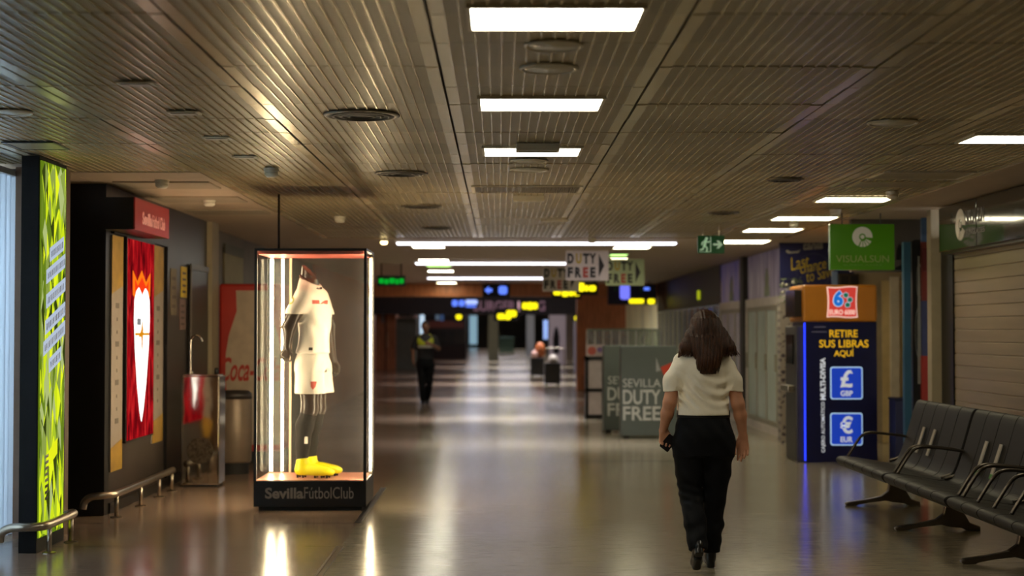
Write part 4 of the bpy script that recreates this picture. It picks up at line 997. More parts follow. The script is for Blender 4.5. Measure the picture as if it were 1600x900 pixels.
doors(25.65, 28.3, 3, 'glazed shop doors in a white frame right behind the walking woman', None, mat('frosted_mauve', (200, 196, 212), .25, var=.1, scale=1.5))
tag(MB().box(DX-.10, DX, 25.3, 25.65, 0, 2.79).build('wall_right_post', mat('dark_post', (42, 36, 34), .5)), kind='structure')
def poster_mat(nm, base, hi, s, figc):
    M, nt, out = newmat(nm); b = N(nt, 'ShaderNodeBsdfPrincipled', Roughness=.35); tc = N(nt, 'ShaderNodeTexCoord')
    mp = N(nt, 'ShaderNodeMapping'); mp.inputs['Rotation'].default_value = (R(35), 0, 0); mp.inputs['Scale'].default_value = (1, 3, .8); L(nt, tc.outputs['Object'], mp.inputs[0])
    n = N(nt, 'ShaderNodeTexNoise', Scale=s, Detail=4., Distortion=.8); L(nt, mp.outputs[0], n.inputs['Vector'])
    r = N(nt, 'ShaderNodeValToRGB'); r.color_ramp.elements[0].position = .4; r.color_ramp.elements[0].color = lin(base); r.color_ramp.elements[1].position = .72; r.color_ramp.elements[1].color = lin(hi)
    L(nt, n.outputs[0], r.inputs[0]); L(nt, r.outputs[0], b.inputs['Base Color']); L(nt, r.outputs[0], b.inputs['Emission Color']); b.inputs['Emission Strength'].default_value = .06
    L(nt, b.outputs[0], out.inputs[0]); return M
for y0, y1, lb, pm in ((21.62, 25.2, 'wide purple grey poster with pale streaks above the glazed doors beside the cash machine', poster_mat('violet_poster', (124, 110, 150), (196, 188, 200), 1.2, 0)),
                       (25.7, 28.3, 'violet blue poster with brown streaks above the doors, left of the wide purple poster', poster_mat('blue_violet_poster', (90, 86, 178), (190, 168, 170), 1.4, 0))):
    t = thing('overdoor_poster', lb, 'poster', (DX-.03, (y0+y1)/2, 2.06))
    MB().box(DX-.03, DX, y0, y1, 2.06, 2.76).build('print', pm, t)
    fr = rightwall(DX-.03, (y0+y1)/2, 0)
    k = [(-.22, 2.08), (.22, 2.08), (.2, 2.22), (.12, 2.26), (.16, 2.36), (.08, 2.44), (.05, 2.5), (-.05, 2.5), (-.08, 2.44), (-.16, 2.36), (-.12, 2.26), (-.2, 2.22)]
    MB().poly(fr, k, .001, .006).build('pale_fountain_shape', mat('pale_sage', (140, 150, 126), .5), t)
# glass curtain beyond the doors with lamps behind
t = thing('glass_shop_front', 'pale glazed shop front with upright strips, beyond the glazed doors', 'shop front', (4.1, 34, 0))
m = MB()
y = 28.35
while y < 39.4: m.box(4.07, 4.13, y, y+.05, 0, 2.03); y += .92
m.build('mullions', mat('mullion_pale', (150, 146, 146), .4, .3), t)
m = MB(); y = 28.35
while y < 38.6: m.box(4.09, 4.11, y+.05, y+.92, .02, 2.02); y += .92
m.build('panes', glass('shop_glass', (205, 212, 214), .9, .08), t)
m = MB(); y = 28.5; i = 0
while y < 39.3:
    m.box(4.6+.1*(i % 2), 4.62+.1*(i % 2), y, y+random.uniform(.12, .3), 0, 1.95); y += .42; i += 1
tag(m.build('hanging_strips', mat('strip_curtain', (205, 204, 214), .5, var=.25, scale=2)), 'pale upright strips hanging behind the far glazed shop front', 'strip curtain')
t = thing('ceiling_fill_light', 'unseen tube light added to brighten the far glazed shop, above the pale strips', 'ceiling light', (4.9, 33.5, 2.7))  # unseen light added to brighten the shop interior behind the glass
MB().box(4.8, 5.0, 29, 38.5, 2.66, 2.70).build('housing', FRM, t)
MB().box(4.82, 4.98, 29.05, 38.45, 2.64, 2.66).build('diffuser', emit('shop_fill_glow', (240, 240, 255), 12.), t)
for i, px in enumerate((1052, 1060, 1068, 1077, 1087, 1098, 1110)):
    D = 4.35*F/(px-780); s = .05 if i == 1 else .036
    t = thing('blue_lamp', ['small bluish lamp behind the far glass front, leftmost of a row', 'brightest whitish blue lamp behind the far glass front', 'bluish lamp right of the brightest one behind the far glass', 'fourth bluish lamp of the row behind the far glass front', 'fifth bluish lamp behind the far glass, left of the woman\'s head', 'sixth bluish lamp behind the glass, just above the woman\'s head', 'last bluish lamp behind the glass, above the right of her head'][i], 'lamp', (4.35, D, 1.8), group='bluish lamps behind the far glass front')
    zc = WZ(484, D); MB().sphere((4.35, D, zc), s, 8).build('globe', emit('lamp_blue', (150, 165, 255), 4.), t, smooth=True)
    MB().tube([(4.35, D, zc+s), (4.35, D, 2.55)], .006, 6).build('cord', BLACK, t)
t = thing('yellow_pendant', 'small yellow green lit tag on the dark fascia above the woman', 'lamp', (4.03, 31, 2.2))
D = 4.05*F/(1092-780); MB().box(4.03, 4.065, D-.1, D+.1, WZ(468, D), WZ(454, D)).build('lit_tag', emit('tag_yellow', (180, 190, 30), .8), t)
MB().box(4.045, 4.06, D-.03, D+.03, WZ(474, D), WZ(468, D)).build('stem', BEIGE, t)

# ------------------------------------------------------------------ bench: a long row of dark moulded seats
SEAT = mat('seat_plastic', (30, 26, 22), .5, var=.1, scale=14, bump=.12, bscale=160, spec=.25); CAST = mat('cast_metal', (112, 102, 90), .32, .85)
ARM = mat('arm_metal', (92, 84, 74), .28, .85); STK = mat('sticker_grey', (176, 166, 150), .5); GRN = mat('sticker_green', (70, 130, 40), .5)
bx, by = 3.02, 13.78; PITCH = 1.70
bench = thing('airport_bench', 'long row of dark moulded seats on splayed metal feet before the shutter', 'bench', (3.4, 10.4, 0))
prof = smooth_path([(.03, .345, 0), (.0, .375, 0), (-.005, .405, 0), (.03, .425, 0), (.12, .423, 0), (.30, .395, 0), (.44, .372, 0), (.515, .385, 0), (.565, .45, 0), (.62, .60, 0), (.665, .75, 0), (.705, .88, 0), (.735, .925, 0), (.775, .925, 0), (.79, .89, 0)], 5)
prof = [(p.x, p.y) for p in prof]
def thick(pr, th):
    out = []
    for i, p in enumerate(pr):
        a = Vector(pr[max(0, i-1)]); b = Vector(pr[min(len(pr)-1, i+1)]); d = (b-a).normalized(); out.append((p[0]+d.y*th, p[1]-d.x*th))
    return out
back = thick(prof, .022)
def strip_pts(t): return prof
def section(y1):
    """seat section whose far end is at y1: five strips side by side"""
    m = MB(); n = 5; w = (PITCH-.05)/n
    for i in range(n):
        ya = y1-.02-i*w; yb = ya-w+.008; k = len(prof)
        vs = []
        for yy, e in ((ya, 1), (ya-.004, 0), (yb+.004, 0), (yb, 1)):
            for q in range(k):
                dx, dz = (prof[q][0]-back[q][0])*.3*e, (prof[q][1]-back[q][1])*.3*e
                vs.append((bx+prof[q][0]-dx, yy, prof[q][1]-dz))
        for yy in (yb, ya):
            for q in range(k): vs.append((bx+back[q][0], yy, back[q][1]))
        rows = 6; fs = []
        for r in range(rows):
            r2 = (r+1) % rows
            for q in range(k-1): fs.append((r*k+q, r*k+q+1, r2*k+q+1, r2*k+q))
        fs.append([r*k for r in range(rows)]); fs.append([r*k+k-1 for r in range(rows)][::-1])
        m._add(vs, [list(f)[::-1] for f in fs])
    s = m.build('seat', SEAT, bench)
    for i in (1, 2) if y1 > 9 else (1,):
        yc = y1-.02-(i+.62)*w
        d = Vector((.665-.565, 0, .75-.45)).normalized(); nrm = Vector((-d.z, 0, d.x)); o = Vector((bx+.613, yc, .60))+nrm*.010
        st = MB().obox((o, -Y_, d, nrm), -.028, .028, -.11, .12, -.004, .0045).build('sticker', STK, s)
        if abs(y1-(by-PITCH)) < .01: MB().obox((o, -Y_, d, nrm), -.028, .028, -.145, -.11, -.004, .0045).build('sticker_foot', GRN, st)
    return s
def armrest(y, loop=False):
    p = [(bx+.10, y, .425), (bx+.14, y, .49), (bx+.20, y, .58), (bx+.245, y, .622), (bx+.31, y, .636), (bx+.45, y, .625), (bx+.60, y, .605), (bx+.645, y, .585), (bx+.64, y, .53), (bx+.60, y, .46), (bx+.55, y, .41), (bx+.47, y, .385)]
    MB().tube(smooth_path(p, 5), .0125, 10).build('armrest', ARM, bench, smooth=True)
def foot(y):
    pr = [(.05, 0), (.04, .018), (.06, .032), (.22, .055), (.36, .085), (.42, .13), (.435, .20), (.40, .30), (.40, .345), (.52, .345), (.53, .28), (.57, .15), (.62, .065), (.70, .035), (.705, 0), (.60, 0), (.56, .022), (.46, .03), (.40, .045), (.25, .028), (.15, .008), (.14, 0)]
    MB().poly(frame((bx, y, 0), X_, Z_), pr, -.03, .03).build('leg', CAST, bench, bevel=.008)
for k in range(4):
    y1 = by-k*PITCH; section(y1)
    foot(y1-.16)
    if k == 0: armrest(y1-.03)
    else: armrest(y1-.03); armrest(y1+.07)
    if k >= 2:
        for q in range(1, 5): armrest(y1-.02-q*.33)
foot(by-4*PITCH+.2)
MB().box(bx+.42, bx+.50, by-4*PITCH, by-.05, .315, .362).build('beam', CAST, bench, bevel=.006)
# ================================================================== MIDDLE AND FAR THINGS
# exit sign
D = 18.0; a = W(1090, 368, D); b = W(1132, 396, D); w, h = b.x-a.x, a.z-b.z
t = thing('exit_sign', 'green emergency exit sign with running figure and arrow, hung from the ceiling', 'exit sign', ((a.x+b.x)/2, D, b.z))
MB().box(a.x, b.x, D, D+.03, b.z, a.z).build('sign_plate', lit('exit_green', (10, 74, 36), .12), t, bevel=.003)
for x in (w*.2, w*.8): MB().tube([(a.x+x, D+.015, a.z-.002), (a.x+x, D+.015, CZ-.004)], .005, 8).build('hanger', STEEL, t)
fr = front(a.x, D, b.z); EW = lit('exit_white', (180, 210, 180), .3)
m = MB()
def limb2(m, pts, wd):
    for p, q in zip(pts, pts[1:]):
        d = Vector((q[0]-p[0], q[1]-p[1])); l = max(d.length, 1e-6); nx, ny = -d.y/l*wd/2, d.x/l*wd/2; ex, ey = d.x/l*wd*.25, d.y/l*wd*.25
        m.poly(fr, [(p[0]+nx-ex, p[1]+ny-ey), (p[0]-nx-ex, p[1]-ny-ey), (q[0]-nx+ex, q[1]-ny+ey), (q[0]+nx+ex, q[1]+ny+ey)], .001, .005)
S_ = w
m.poly(fr, circ(S_*.33, h*.83, h*.085, 16), .001, .005)
limb2(m, [(S_*.30, h*.72), (S_*.25, h*.42)], h*.16)
limb2(m, [(S_*.30, h*.70), (S_*.40, h*.62), (S_*.45, h*.68)], h*.07)
limb2(m, [(S_*.28, h*.70), (S_*.18, h*.62), (S_*.15, h*.48)], h*.07)
limb2(m, [(S_*.26, h*.42), (S_*.35, h*.30), (S_*.34, h*.1)], h*.085)
limb2(m, [(S_*.24, h*.42), (S_*.2, h*.24), (S_*.1, h*.2)], h*.085)
m.poly(fr, [(S_*.06, h*.08), (S_*.5, h*.08), (S_*.5, h*.92), (S_*.47, h*.92), (S_*.47, h*.11), (S_*.06, h*.11)], .001, .005)
m.build('running_figure', EW, t)
MB().poly(fr, [(S_*.58, h*.44), (S_*.78, h*.44), (S_*.70, h*.28), (S_*.79, h*.28), (S_*.94, h*.5), (S_*.79, h*.72), (S_*.70, h*.72), (S_*.78, h*.56), (S_*.58, h*.56)], .001, .005).build('arrow', EW, t)

# duty free signs
INKB = mat('sign_ink', (24, 22, 22), .5); INKY = mat('sign_ochre', (176, 150, 44), .5); INKR = mat('sign_brick', (170, 60, 44), .5)
def dutysign(px0, py0, D, pw, ph, lb, base):
    a = W(px0, py0, D); w, h = pw*D/F, ph*D/F; z0 = a.z-h
    t = thing('direction_sign', lb, 'sign', (a.x+w/2, D, z0), group='hanging duty free signs')
    MB().box(a.x, a.x+w, D, D+.03, z0, a.z).build('sign_plate', base, t, bevel=.004)
    fr = front(a.x, D, z0); y = .56*h; y2 = .10*h; hh = .35*h
    xs = [.03, .23, .43, .58]; ws = [.16, .15, .16, .15]
    for ch, x, ww, m in zip('DUTY', (.04, .235, .40, .55), (.145, .135, .15, .16), (INKB, INKY, INKB, INKB)): text(ch, fr, (x*w, (x+ww)*w, y, y+hh), m, t, bold=.055)
    for ch, x, ww, m in zip('FREE', (.04, .215, .40, .57), (.13, .15, .125, .125), (INKB, INKB, INKR, INKB)): text(ch, fr, (x*w, (x+ww)*w, y2, y2+hh), m, t, bold=.055)
    MB().poly(fr, [(.77*w, .12*h), (.90*w, .5*h), (.77*w, .9*h)], .001, .005).build('arrow', INKB, t)
    for q in (.12, .88): MB().tube([(a.x+q*w, D+.015, a.z-.004), (a.x+q*w, D+.015, CZ-.008)], .004, 6).build('hanger', STEEL, t)
GS = mat('sign_grey', (200, 190, 186), .5, var=.04); GSG = mat('sign_grey_green', (172, 188, 148), .5, var=.04)
dutysign(884, 391.5, 22.0, 67, 47, 'large grey DUTY FREE sign with black arrow, middle and nearest of three', GS)
dutysign(848, 416, 26.0, 57, 39.5, 'grey DUTY FREE sign lowest and leftmost, half hidden behind the large one', GS)
dutysign(946, 404.5, 24.0, 61, 42, 'greenish DUTY FREE sign with arrow, rightmost of the three hanging signs', GSG)

# lit direction signs deeper in the hall
def litsign(name, lb, px0, px1, py0, py1, D, glyphs, board=(px_y and BLACKM), hang=CZ-.012, cat='sign', grp=None):
    a = W(px0, py0, D); b = W(px1, py1, D)
    t = thing(name, lb, cat, ((a.x+b.x)/2, D, b.z), group=grp)
    MB().box(a.x, b.x, D, D+.12, b.z, a.z).build('sign_box', board, t)
    fr = front(0, D, 0)
    for nm, m, boxes in glyphs:
        mm = MB()
        for g in boxes:
            if g[0] == 'c':
                _, cx, cy, r = g; c = W(cx, cy, D); mm.poly(fr, circ(c.x, c.z, r*D/F, 18), .002, .02)
            elif g[0] == 'p': mm.poly(fr, [(W(x, y, D).x, W(x, y, D).z) for x, y in g[1]], .002, .02)
            else:
                x0, x1, y0, y1 = g; p = W(x0, y0, D); q = W(x1, y1, D); r = min(abs(q.x-p.x), abs(p.z-q.z))*.3
                mm.poly(fr, rrect(p.x, q.x, q.z, p.z, r, 4), .002, .02)
        mm.build(nm, m, t)
    if hang and a.z < hang-.02:
        for q in (.15, .85): MB().tube([(a.x+(b.x-a.x)*q, D+.06, a.z-.004), (a.x+(b.x-a.x)*q, D+.06, hang)], .012, 8).build('hanger', BLACKM, t)
    return t
YE = emit('sign_yellow', (255, 236, 20), 1.6); BE = emit('sign_blue', (96, 130, 255), 1.3); BW = emit('sign_pale_blue', (170, 190, 255), 1.3); GE = emit('sign_green', (10, 190, 50), .75); VE = emit('sign_violet_blue', (120, 124, 255), 1.1)
litsign('led_display', 'black hanging board with a glowing green line of letters, right of the display case', 589, 633, 430.5, 447, 28,
    [('green_line', GE, [(592, 600, 435, 443), (601, 607, 436, 444), (608, 617, 434.5, 443), (618, 623, 436, 444), (624, 631, 435, 443)])])
litsign('direction_board', 'black hanging board with blue arrow and blue square on the wooden fascia', 754, 797, 443.5, 464, 38.6,
    [('blue_arrow', BE, [('p', [(757, 453.5), (764, 447.5), (764, 451), (769, 451), (769, 456), (764, 456), (764, 459.5)])]), ('blue_square', BE, [(779, 792.5, 447, 460)])])
litsign('direction_board', 'hanging black board with a large yellow block and yellow letters, beside the duty free signs', 900, 934, 441, 461, 32,
    [('yellow_letters', YE, [(904, 913, 442, 455.5), (914, 919, 446, 455), (920, 931, 446, 455)])])
litsign('direction_board', 'black board with a line of yellow letters under the lowest duty free sign', 862, 908, 450, 467, 36,
    [('yellow_letters', YE, [(865, 876, 453.5, 461), (878, 888, 453.5, 463.5), (889, 896, 455, 462.5), (897, 906, 455, 462.5)])])
litsign('flight_display', 'dark blue display board with a tall violet panel and yellow line', 950, 1026, 444, 476, 37.5,
    [('violet_panel', VE, [(968.5, 984, 444.5, 468)]), ('yellow_line', YE, [(983, 1006, 467, 474), (1012, 1023, 467, 475)]), ('blue_line', BE, [(1006, 1015, 449, 453.5)]), ('green_dots', mat('dim_green', (20, 80, 40), .5), [(960, 963, 447, 455), (1000, 1004, 448, 456)])],
    board=mat('display_navy', (16, 20, 50), .4))
HZ = 2.2
litsign('direction_board', 'black board with blue pictograms and pale blue words above the kiosk', 704, 748, 467, 481, 56,
    [('blue_pictograms', BE, [(706.5, 715, 469, 478.5), (717, 726, 469, 478.5)]), ('pale_words', BW, [(727.5, 746, 468.5, 475.5)]), ('blue_line', BE, [(728, 744, 477, 480)])], hang=3.4)
litsign('direction_board', 'small yellow lit round sign above the dark kiosk', 708, 728, 488, 503, 70, [('yellow_dot', YE, [('c', 717, 495, 4.6)])], hang=None)
litsign('direction_board', 'black board with slanting yellow letters just under the dim pink shop name', 772, 811, 482, 501, 58,
    [('yellow_letters', YE, [(777, 789, 490, 499), (791, 807, 485, 495), (789, 798, 493, 499.5)])], hang=2.2)
litsign('direction_board', 'black board with yellow letters over the right end of the pink shop name', 812, 842, 468, 487, 50,
    [('yellow_letters', YE, [(816, 824, 473, 483), (824, 832, 472.5, 484), (831, 840, 473, 483)])], hang=3.4)
litsign('direction_board', 'blue display with a yellow dot in the far hall, right of the pink shop name', 852, 886, 473, 492, 62,
    [('yellow_dot', YE, [('c', 859.5, 481, 4.6)]), ('blue_panel', emit('deep_blue', (40, 70, 200), .7), [(864, 884, 477, 489)])], hang=None)
litsign('direction_board', 'small sign with two yellow dots low in the far hall, left of the wooden wall', 896, 914, 489, 504, 66, [('yellow_dots', YE, [('c', 902, 497, 4.2), ('c', 907.5, 497, 4.2)])], hang=None)
# pink shop name on the dark band
D = 59.96; t = thing('shop_name_sign', 'dim pink shop name lettering on the dark band of the far hall', 'sign', (W(800, 478, D).x, D, 2.3))
PKN = lit('dim_pink', (150, 110, 128), .3)
a = W(740, 487, D); b = W(852, 470, D); fr = front(0, D, 0)
MB().box(a.x-.1, b.x+.1, D-.03, D+.03, a.z-.1, b.z+.08).build('backing', mat('backing_plum', (44, 32, 36), .5), t)
text('BURGER KING', front(0, D-.03, 0), (a.x, b.x, a.z+.02, b.z), PKN, t, bold=.03)
a = W(809, 487, D); b = W(815.5, 471, D); MB().box(a.x, b.x, D-.06, D-.03, a.z, b.z).build('pink_panel', lit('pink_white', (240, 190, 200), .7), t)

# left far side: posters, doors, kiosk
def slab(name, lb, cat, px0, px1, py0, py1, D, dep, m, nm='body', ground=False):
    a = W(px0, py0, D); b = W(px1, py1, D); z0 = 0 if ground else b.z
    t = thing(name, lb, cat, ((a.x+b.x)/2, D+dep/2, z0))
    MB().box(a.x, b.x, D, D+dep, z0, a.z).build(nm, m, t, bevel=.01)
    return t, a, b, z0
t, a, b, z0 = slab('locker', 'plain grey green locker box standing left of the guard', 'locker', 619, 651, 497, 577, 62, .8, mat('locker_grey', (110, 114, 100), .5), 'locker_body', True)
fr = front(a.x, 62, 0); w = b.x-a.x
MB().obox(fr, .02, w-.02, .08, a.z-.05, .001, .015).build('locker_door', mat('locker_grey_door', (116, 120, 106), .5), t)
MB().obox(fr, w*.85, w*.9, 1.0, 1.2, .015, .04).build('handle', STEEL, t)
t, a, b, z0 = slab('framed_picture', 'red and white picture panel above the grey green locker', 'poster', 622, 648, 468, 496, 61.8, .06, mat('poster_dark', (54, 38, 32), .5), 'panel')
fr = front(a.x, 61.8, z0); w, h = b.x-a.x, a.z-z0
MB().obox(fr, w*.38, w*.62, h*.35, h*.72, .001, .012).build('red_patch', mat('poster_red', (150, 50, 34), .5), t)
MB().obox(fr, w*.64, w*.98, h*.02, h*.95, .001, .012).build('white_patch', mat('poster_white', (150, 140, 130), .5), t)
MB().obox(fr, w*.2, w*.62, h*.02, h*.3, .001, .014).build('white_patch', mat('poster_white', (150, 140, 130), .5), t)
t, a, b, z0 = slab('wooden_door', 'brown wooden double door in the far left corner, left of the locker', 'door', 587, 618, 452, 578, 61.5, .15, WOOD, 'door_leaf', True)
fr = front(a.x, 61.5, 0); w = b.x-a.x
MB().obox(fr, w*.48, w*.53, 0, a.z, .001, .02).build('gap_trim', BLACKM, t)
MB().obox(fr, w*.56, w*.62, .9, 1.5, .001, .06).build('handle', CHROME, t)
MB().obox(fr, w*.28, w*.44, 1.9, 2.5, .001, .03).build('notice', mat('poster_white', (150, 140, 130), .5), t)
t, a, b, z0 = slab('kiosk', 'dark closed kiosk with glazed counter, behind and right of the guard', 'kiosk', 654, 728, 488, 558, 88, 3., mat('kiosk_dark', (30, 25, 24), .4), 'kiosk_body', True)
fr = front(a.x, 88, 0); w = b.x-a.x
MB().obox(fr, 0, w, .0, .72, .001, .06).build('counter_front', mat('kiosk_brown', (58, 36, 28), .5), t)
m = MB()
for i in range(5): m.obox(fr, w*(.05+.19*i), w*(.22+.19*i), .8, 1.6, .001, .03)
m.build('panes', mat('kiosk_glass', (52, 56, 56), .15), t)
MB().obox(fr, w*.2, w*.95, 1.75, 2.15, .001, .04).build('menu_strip', lit('menu_red', (96, 44, 34), .15), t)
MB().obox(fr, w*.36, w*.44, 2.2, 2.6, .001, .04).build('small_screen', lit('screen_grey', (110, 130, 150), .4), t)
MB().obox(fr, w*.46, w*.53, 2.15, 2.5, .001, .04).build('small_screen', lit('screen_blue', (70, 100, 150), .4), t)
t, a, b, z0 = slab('light_totem', 'narrow bluish white lit panel just left of the guard\'s head', 'lit panel', 656, 663, 492, 522, 70, .1, lit('panel_bluewhite', (190, 215, 235), 1.0), 'panel')
MB().box((a.x+b.x)/2-.02, (a.x+b.x)/2+.02, 70.02, 70.08, 0, z0).build('post', BLACKM, t)
# far right of the hall: lit poster, display figures
t, a, b, z0 = slab('lit_poster', 'pale pink poster with a dark figure shape, behind the black bins', 'poster', 858, 884, 492, 540, 72, .2, lit('poster_pinkish', (160, 145, 150), .3), 'panel', True)
fr = front(a.x, 72, 0); w = b.x-a.x
MB().poly(fr, [(w*.25, .5), (w*.6, .5), (w*.62, 1.3), (w*.55, 1.6), (w*.48, 1.75), (w*.38, 1.75), (w*.3, 1.55), (w*.22, 1.2)], .001, .02).build('dark_shape', BLACKM, t)
t, a, b, z0 = slab('light_totem', 'bright blue white upright panel behind the orange cart bag', 'lit panel', 849, 856, 500, 530, 68, .1, lit('panel_blue', (140, 170, 230), .8), 'panel')
MB().box((a.x+b.x)/2-.02, (a.x+b.x)/2+.02, 68.02, 68.08, 0, z0).build('post', BLACKM, t)
t, a, b, z0 = slab('lit_poster', 'pale leaning poster at the far wooden wall, right of the bins', 'poster', 896, 908, 502, 545, 58, .1, lit('poster_lilac', (140, 132, 142), .2), 'panel', True)
t, a, b, z0 = slab('planter', 'dark green planter box across the far floor', 'planter', 780, 803, 527, 537, 110, .8, mat('planter_green', (30, 54, 46), .5), 'planter_box', True)
# cleaning bins in the hall
def bin_(px0, px1, pyt, D, dep, lb):
    a = W(px0, pyt, D); b = W(px1, pyt, D)
    t = thing('waste_bin', lb, 'bin', ((a.x+b.x)/2, D+dep/2, 0), group='black bins in the hall')
    MB().box(a.x, b.x, D, D+dep, .03, a.z).build('bin_body', BLACKM, t, bevel=.02)
    for x in (a.x+.05, b.x-.05):
        for y in (D+.06, D+dep-.06): MB().lathe((x, y, .03), [(.002, -.03), (.03, -.03), (.03, 0), (.002, 0)], 12).build('foot', BLACK, t)
    return t, a, b
t, a, b = bin_(851, 876, 567, 44.5, .45, 'nearer black square bin in the hall, heaped with a clear bag')
MB().sphere(((a.x+b.x)/2+.02, 44.72, a.z+.04), .16, 10, (1., 1, 1.25)).build('bag', mat('bag_white', (165, 155, 145), .35, bump=.4, scale=9), t, smooth=True)
MB().tube(smooth_path([(a.x+.03, 44.6, a.z-.02), (a.x+.03, 44.6, a.z+.34), (a.x+.1, 44.6, a.z+.42), (b.x+.02, 44.6, a.z+.42), (b.x+.1, 44.6, a.z+.33), (b.x+.1, 44.6, .1)], 5), .018, 10).build('hoop', STEEL, t, smooth=True)
t, a, b = bin_(829, 850, 559, 52.8, .45, 'farther black square bin in the hall, topped by an orange bag')
MB().sphere(((a.x+b.x)/2+.1, 53.0, a.z+.24), .2, 10, (.85, .8, 1.5)).build('bag', mat('bag_orange', (170, 92, 44), .5, bump=.4, scale=9), t, smooth=True)
MB().sphere((a.x+.14, 52.9, a.z+.1), .12, 8, (1, 1, 1.3)).build('cloth', mat('cloth_pink', (190, 150, 140), .6), t, smooth=True)

# white shelf, duty free panels, glass barrier
D = 27.0; a = W(915, 540, D); b = W(945, 655, D)
t = thing('display_stand', 'black framed white display stand left of the grey duty free panels', 'display stand', ((a.x+b.x)/2, D+.2, 0))
w = b.x-a.x
MB().box(a.x, a.x+.05, D, D+.4, 0, 1.1).box(b.x-.05, b.x, D, D+.4, 0, 1.1).box(a.x, b.x, D, D+.4, 1.04, 1.1).box(a.x, b.x, D, D+.4, .48, .54).box(a.x, b.x, D, D+.4, 0.02, .08).build('stand_frame', BLACK, t)
MB().box(a.x+.05, b.x-.05, D+.02, D+.38, .08, .48).box(a.x+.05, b.x-.05, D+.02, D+.38, .54, 1.04).build('white_panels', mat('stand_white', (188, 176, 178), .45), t)
MB().box(a.x+.02, b.x+.02, D+.15, D+.19, 1.1, 1.31).build('header_card', mat('card_pinkish', (190, 170, 168), .5), t)
MB().poly(front(a.x, D+.15, 1.1), circ(.12, .1, .075, 20), .001, .004).build('red_print', mat('print_coral', (196, 96, 84), .5), t)
MB().poly(front(a.x, D+.15, 1.1), circ(.26, .12, .05, 18), .001, .004).build('violet_print', mat('print_violet', (120, 96, 150), .5), t)
PG = mat('panel_slate', (84, 92, 88), .4, var=.04); PGS = mat('panel_slate_side', (74, 84, 72), .4)
DFW = mat('panel_words', (180, 182, 176), .5)
def dutypanel(px0, px1, pyt, D, dep, lb):
    a = W(px0, pyt, D); b = W(px1, pyt, D); w = b.x-a.x
    t = thing('promotion_stand', lb, 'promotion panel', ((a.x+b.x)/2, D+dep/2, 0), group='grey duty free panels on the floor')
    MB().box(a.x, b.x, D, D+dep, .04, a.z).build('panel', PG, t, bevel=.01)
    for x in (a.x+.08, b.x-.08): MB().box(x-.04, x+.04, D+.03, D+dep-.03, 0, .04).build('foot', BLACKM, t)
    return t, a, b, w
t, a, b, w = dutypanel(970, 1058, 541, 22.1, .30, 'grey SEVILLA DUTY FREE panel with red flag mark, nearer of two, left of the woman')
z = lambda py: WZ(py, 22.1)
fr = front(a.x, 22.1, 0); U = lambda px: WX(px, 22.1)-a.x
text('SEVILLA', fr, (U(973), U(1032), z(605), z(592)), DFW, t); text('DUTY', fr, (U(973), U(1032), z(632), z(609)), DFW, t, bold=.02); text('FREE', fr, (U(973), U(1032), z(657), z(635)), DFW, t, bold=.02)
MB().poly(fr, [(U(1025), z(581)), (U(1032), z(579)), (U(1025), z(558))], .001, .005).build('pale_mark', mat('mark_grey', (150, 152, 150), .5), t)
MB().poly(fr, [(U(1032), z(574)), (U(1050), z(566)), (U(1050), z(588)), (U(1041), z(596))], .001, .005).build('red_mark', mat('mark_red', (190, 62, 38), .5), t)
t, a, b, w = dutypanel(943, 1030, 540, 23.4, .32, 'greenish grey DUTY FREE panel half hidden behind the nearer duty free panel')
z = lambda py: WZ(py, 23.4)
fr = front(a.x, 23.4, 0); U = lambda px: WX(px, 23.4)-a.x
text('SEVILLA', fr, (U(950), U(1006), z(600), z(588)), DFW, t); text('DUTY', fr, (U(949), U(1006), z(626), z(605)), DFW, t, bold=.02); text('FREE', fr, (U(949), U(1006), z(650), z(630)), DFW, t, bold=.02)
t = thing('glass_barrier', 'waist high glass barrier with upright bars behind the duty free panels', 'barrier', (2.3, 29.5, 0))
D = 29.5; a = W(917, 516, D); b = W(1032, 516, D)
MB().box(a.x, b.x, D, D+.012, .08, a.z).build('glass_panel', glass('barrier_glass', (206, 214, 204), 1., .05, .2), t)
MB().box(a.x, b.x, D-.015, D+.03, a.z, a.z+.03).build('top_rail', mat('rail_greenish', (120, 130, 112), .35, .4), t)
m = MB(); n = 9
for i in range(n+1):
    x = a.x+(b.x-a.x)*i/n; m.box(x-.012, x+.012, D-.02, D-.001, 0, a.z)
m.build('bars', mat('bar_pale', (190, 188, 174), .4), t)
# ================================================================== PEOPLE
SKINT = mat('skin_warm', (198, 140, 108), .5, var=.06, scale=20); HAIRM = mat('hair_brown', (60, 35, 20), .45, var=.7, scale=30, stretch=(3, 3, .2), bump=.35, bscale=90, spec=.25)
SHIRT = mat('shirt_cream', (242, 232, 210), .75, var=.05, scale=10, bump=.3, bscale=28)
NAVY = mat('trouser_navy', (13, 14, 18), .75, var=.25, bump=.2, spec=.18); LEATHER = mat('shoe_black', (10, 9, 9), .3, var=.1)
def lo_hi(*p): return p
